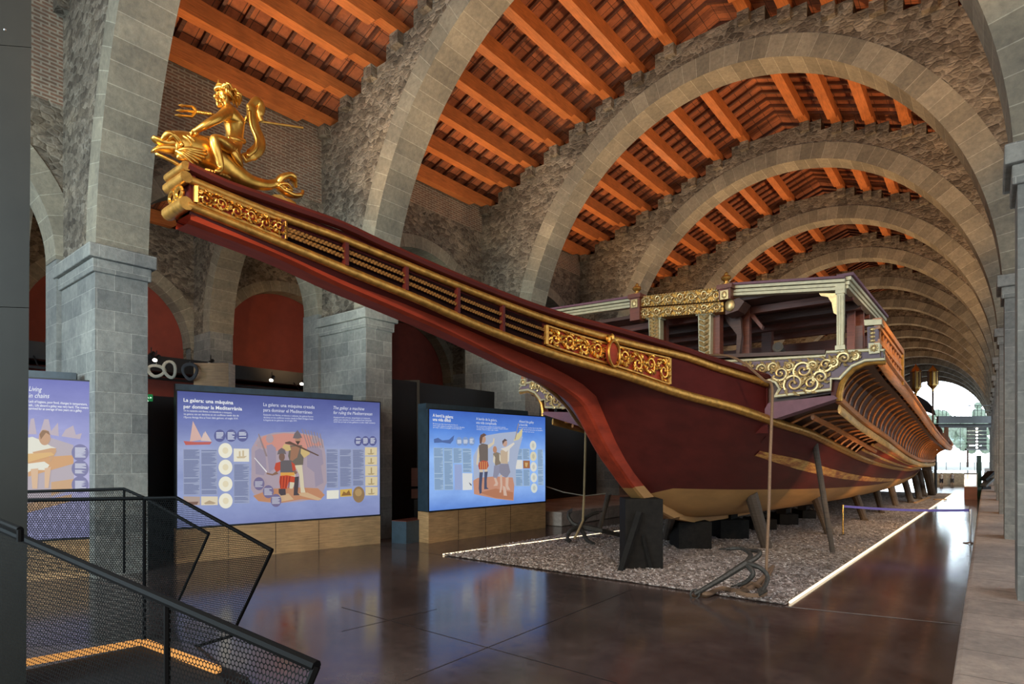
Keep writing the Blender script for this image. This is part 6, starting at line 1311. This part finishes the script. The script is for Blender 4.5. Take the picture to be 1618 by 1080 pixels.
def spot(loc, target, power, col, ang=60, blend=.6, r=.15):
    l = bpy.data.lights.new('spot_light', 'SPOT'); l.energy = power; l.color = col; l.spot_size = math.radians(ang); l.spot_blend = blend; l.shadow_soft_size = r
    o = bpy.data.objects.new('spot_light', l); COL.objects.link(o); o.location = loc
    o.rotation_euler = (Vector(target) - Vector(loc)).to_track_quat('-Z', 'Y').to_euler(); return o
WARM = (1.0, .62, .30); WARM2 = (1.0, .74, .45)
for k in range(1, 13):      # warm uplights, unseen, hung in mid-bay above capital height
    y = YK[k] + PD / 2
    for x, tx in ((XL + .0, -9.5), (XR - .0, -3.0)):
        if k < 12:
            spot((x, (YK[k] + YK[k + 1] + PD) / 2, 7.2), (tx, (YK[k] + YK[k + 1] + PD) / 2, 15), 1700 if k < 6 else 900, WARM, 130, .9, .3)
COOL = (.62, .87, 1.0)
area((-9, -6, 5.5), (-13.5, 8, 6.0), 6, 1900, COOL, 5)           # daylight from the entrance side
spot((-12.4, 7.5, 4.3), (-14.0, 10.7, 9.5), 700, (.85, 1.0, .93), 100, .9, .1)
spot((-12.4, 15.0, 4.3), (-14.0, 18.3, 9.5), 600, (.9, 1.0, .88), 100, .9, .1)
spot((0.0, 7.5, 7), (-3.4, 11.5, 0), 900, (1, .95, .95), 45, .9, .2)
area((-3, -5, 9), (-5.5, 6, 4.5), 3, 700, (1, .80, .55))         # warm light on the beak and figurehead
spot((-1.2, -2.5, 8.0), (-6.1, 4.2, 5.6), 2600, WARM2, 40, .6, .2)
spot((.2, 5.0, 7.5), (-5, 11.5, 3.6), 1100, WARM2, 50, .7, .2)
for y, p in ((13.5, 650), (19.5, 1300), (27, 1300), (34.5, 1300), (42, 1200), (50, 1200)):   # spots on the right piers aimed at the hull
    spot((.15, y, 6.6), (-3.2, y + 4.5, 2.0), p, WARM2, 75, .8, .2)
spot((-1.2, 15.5, .35), (-3.0, 20.0, 2.1), 420, WARM, 80, .8, .1)
spot((-1.3, 22, .35), (-3.0, 27, 2.1), 380, WARM, 90, .8, .1)
spot((-1.4, 31, .35), (-3.0, 36, 2.1), 380, WARM, 90, .8, .1)
spot((-9, 14, 5), (-7, 11, 0), 900, WARM2, 70, .8, .2)
spot((-19.5, 8, 6.4), (-23.5, 10.5, 11), 300, WARM, 130, .9, .2)
spot((-20.5, 14.5, 6.6), (-26, 15.5, 8), 300, WARM, 120, .9, .2)
spot((-20.5, 7, 6.6), (-26, 8, 8), 140, WARM, 120, .9, .2)
spot((-20.5, 0, 6.6), (-26, 1, 8), 110, WARM, 120, .9, .2)
SC.view_settings.view_transform = 'Standard'; SC.view_settings.look = 'None'; SC.view_settings.exposure = 0.0
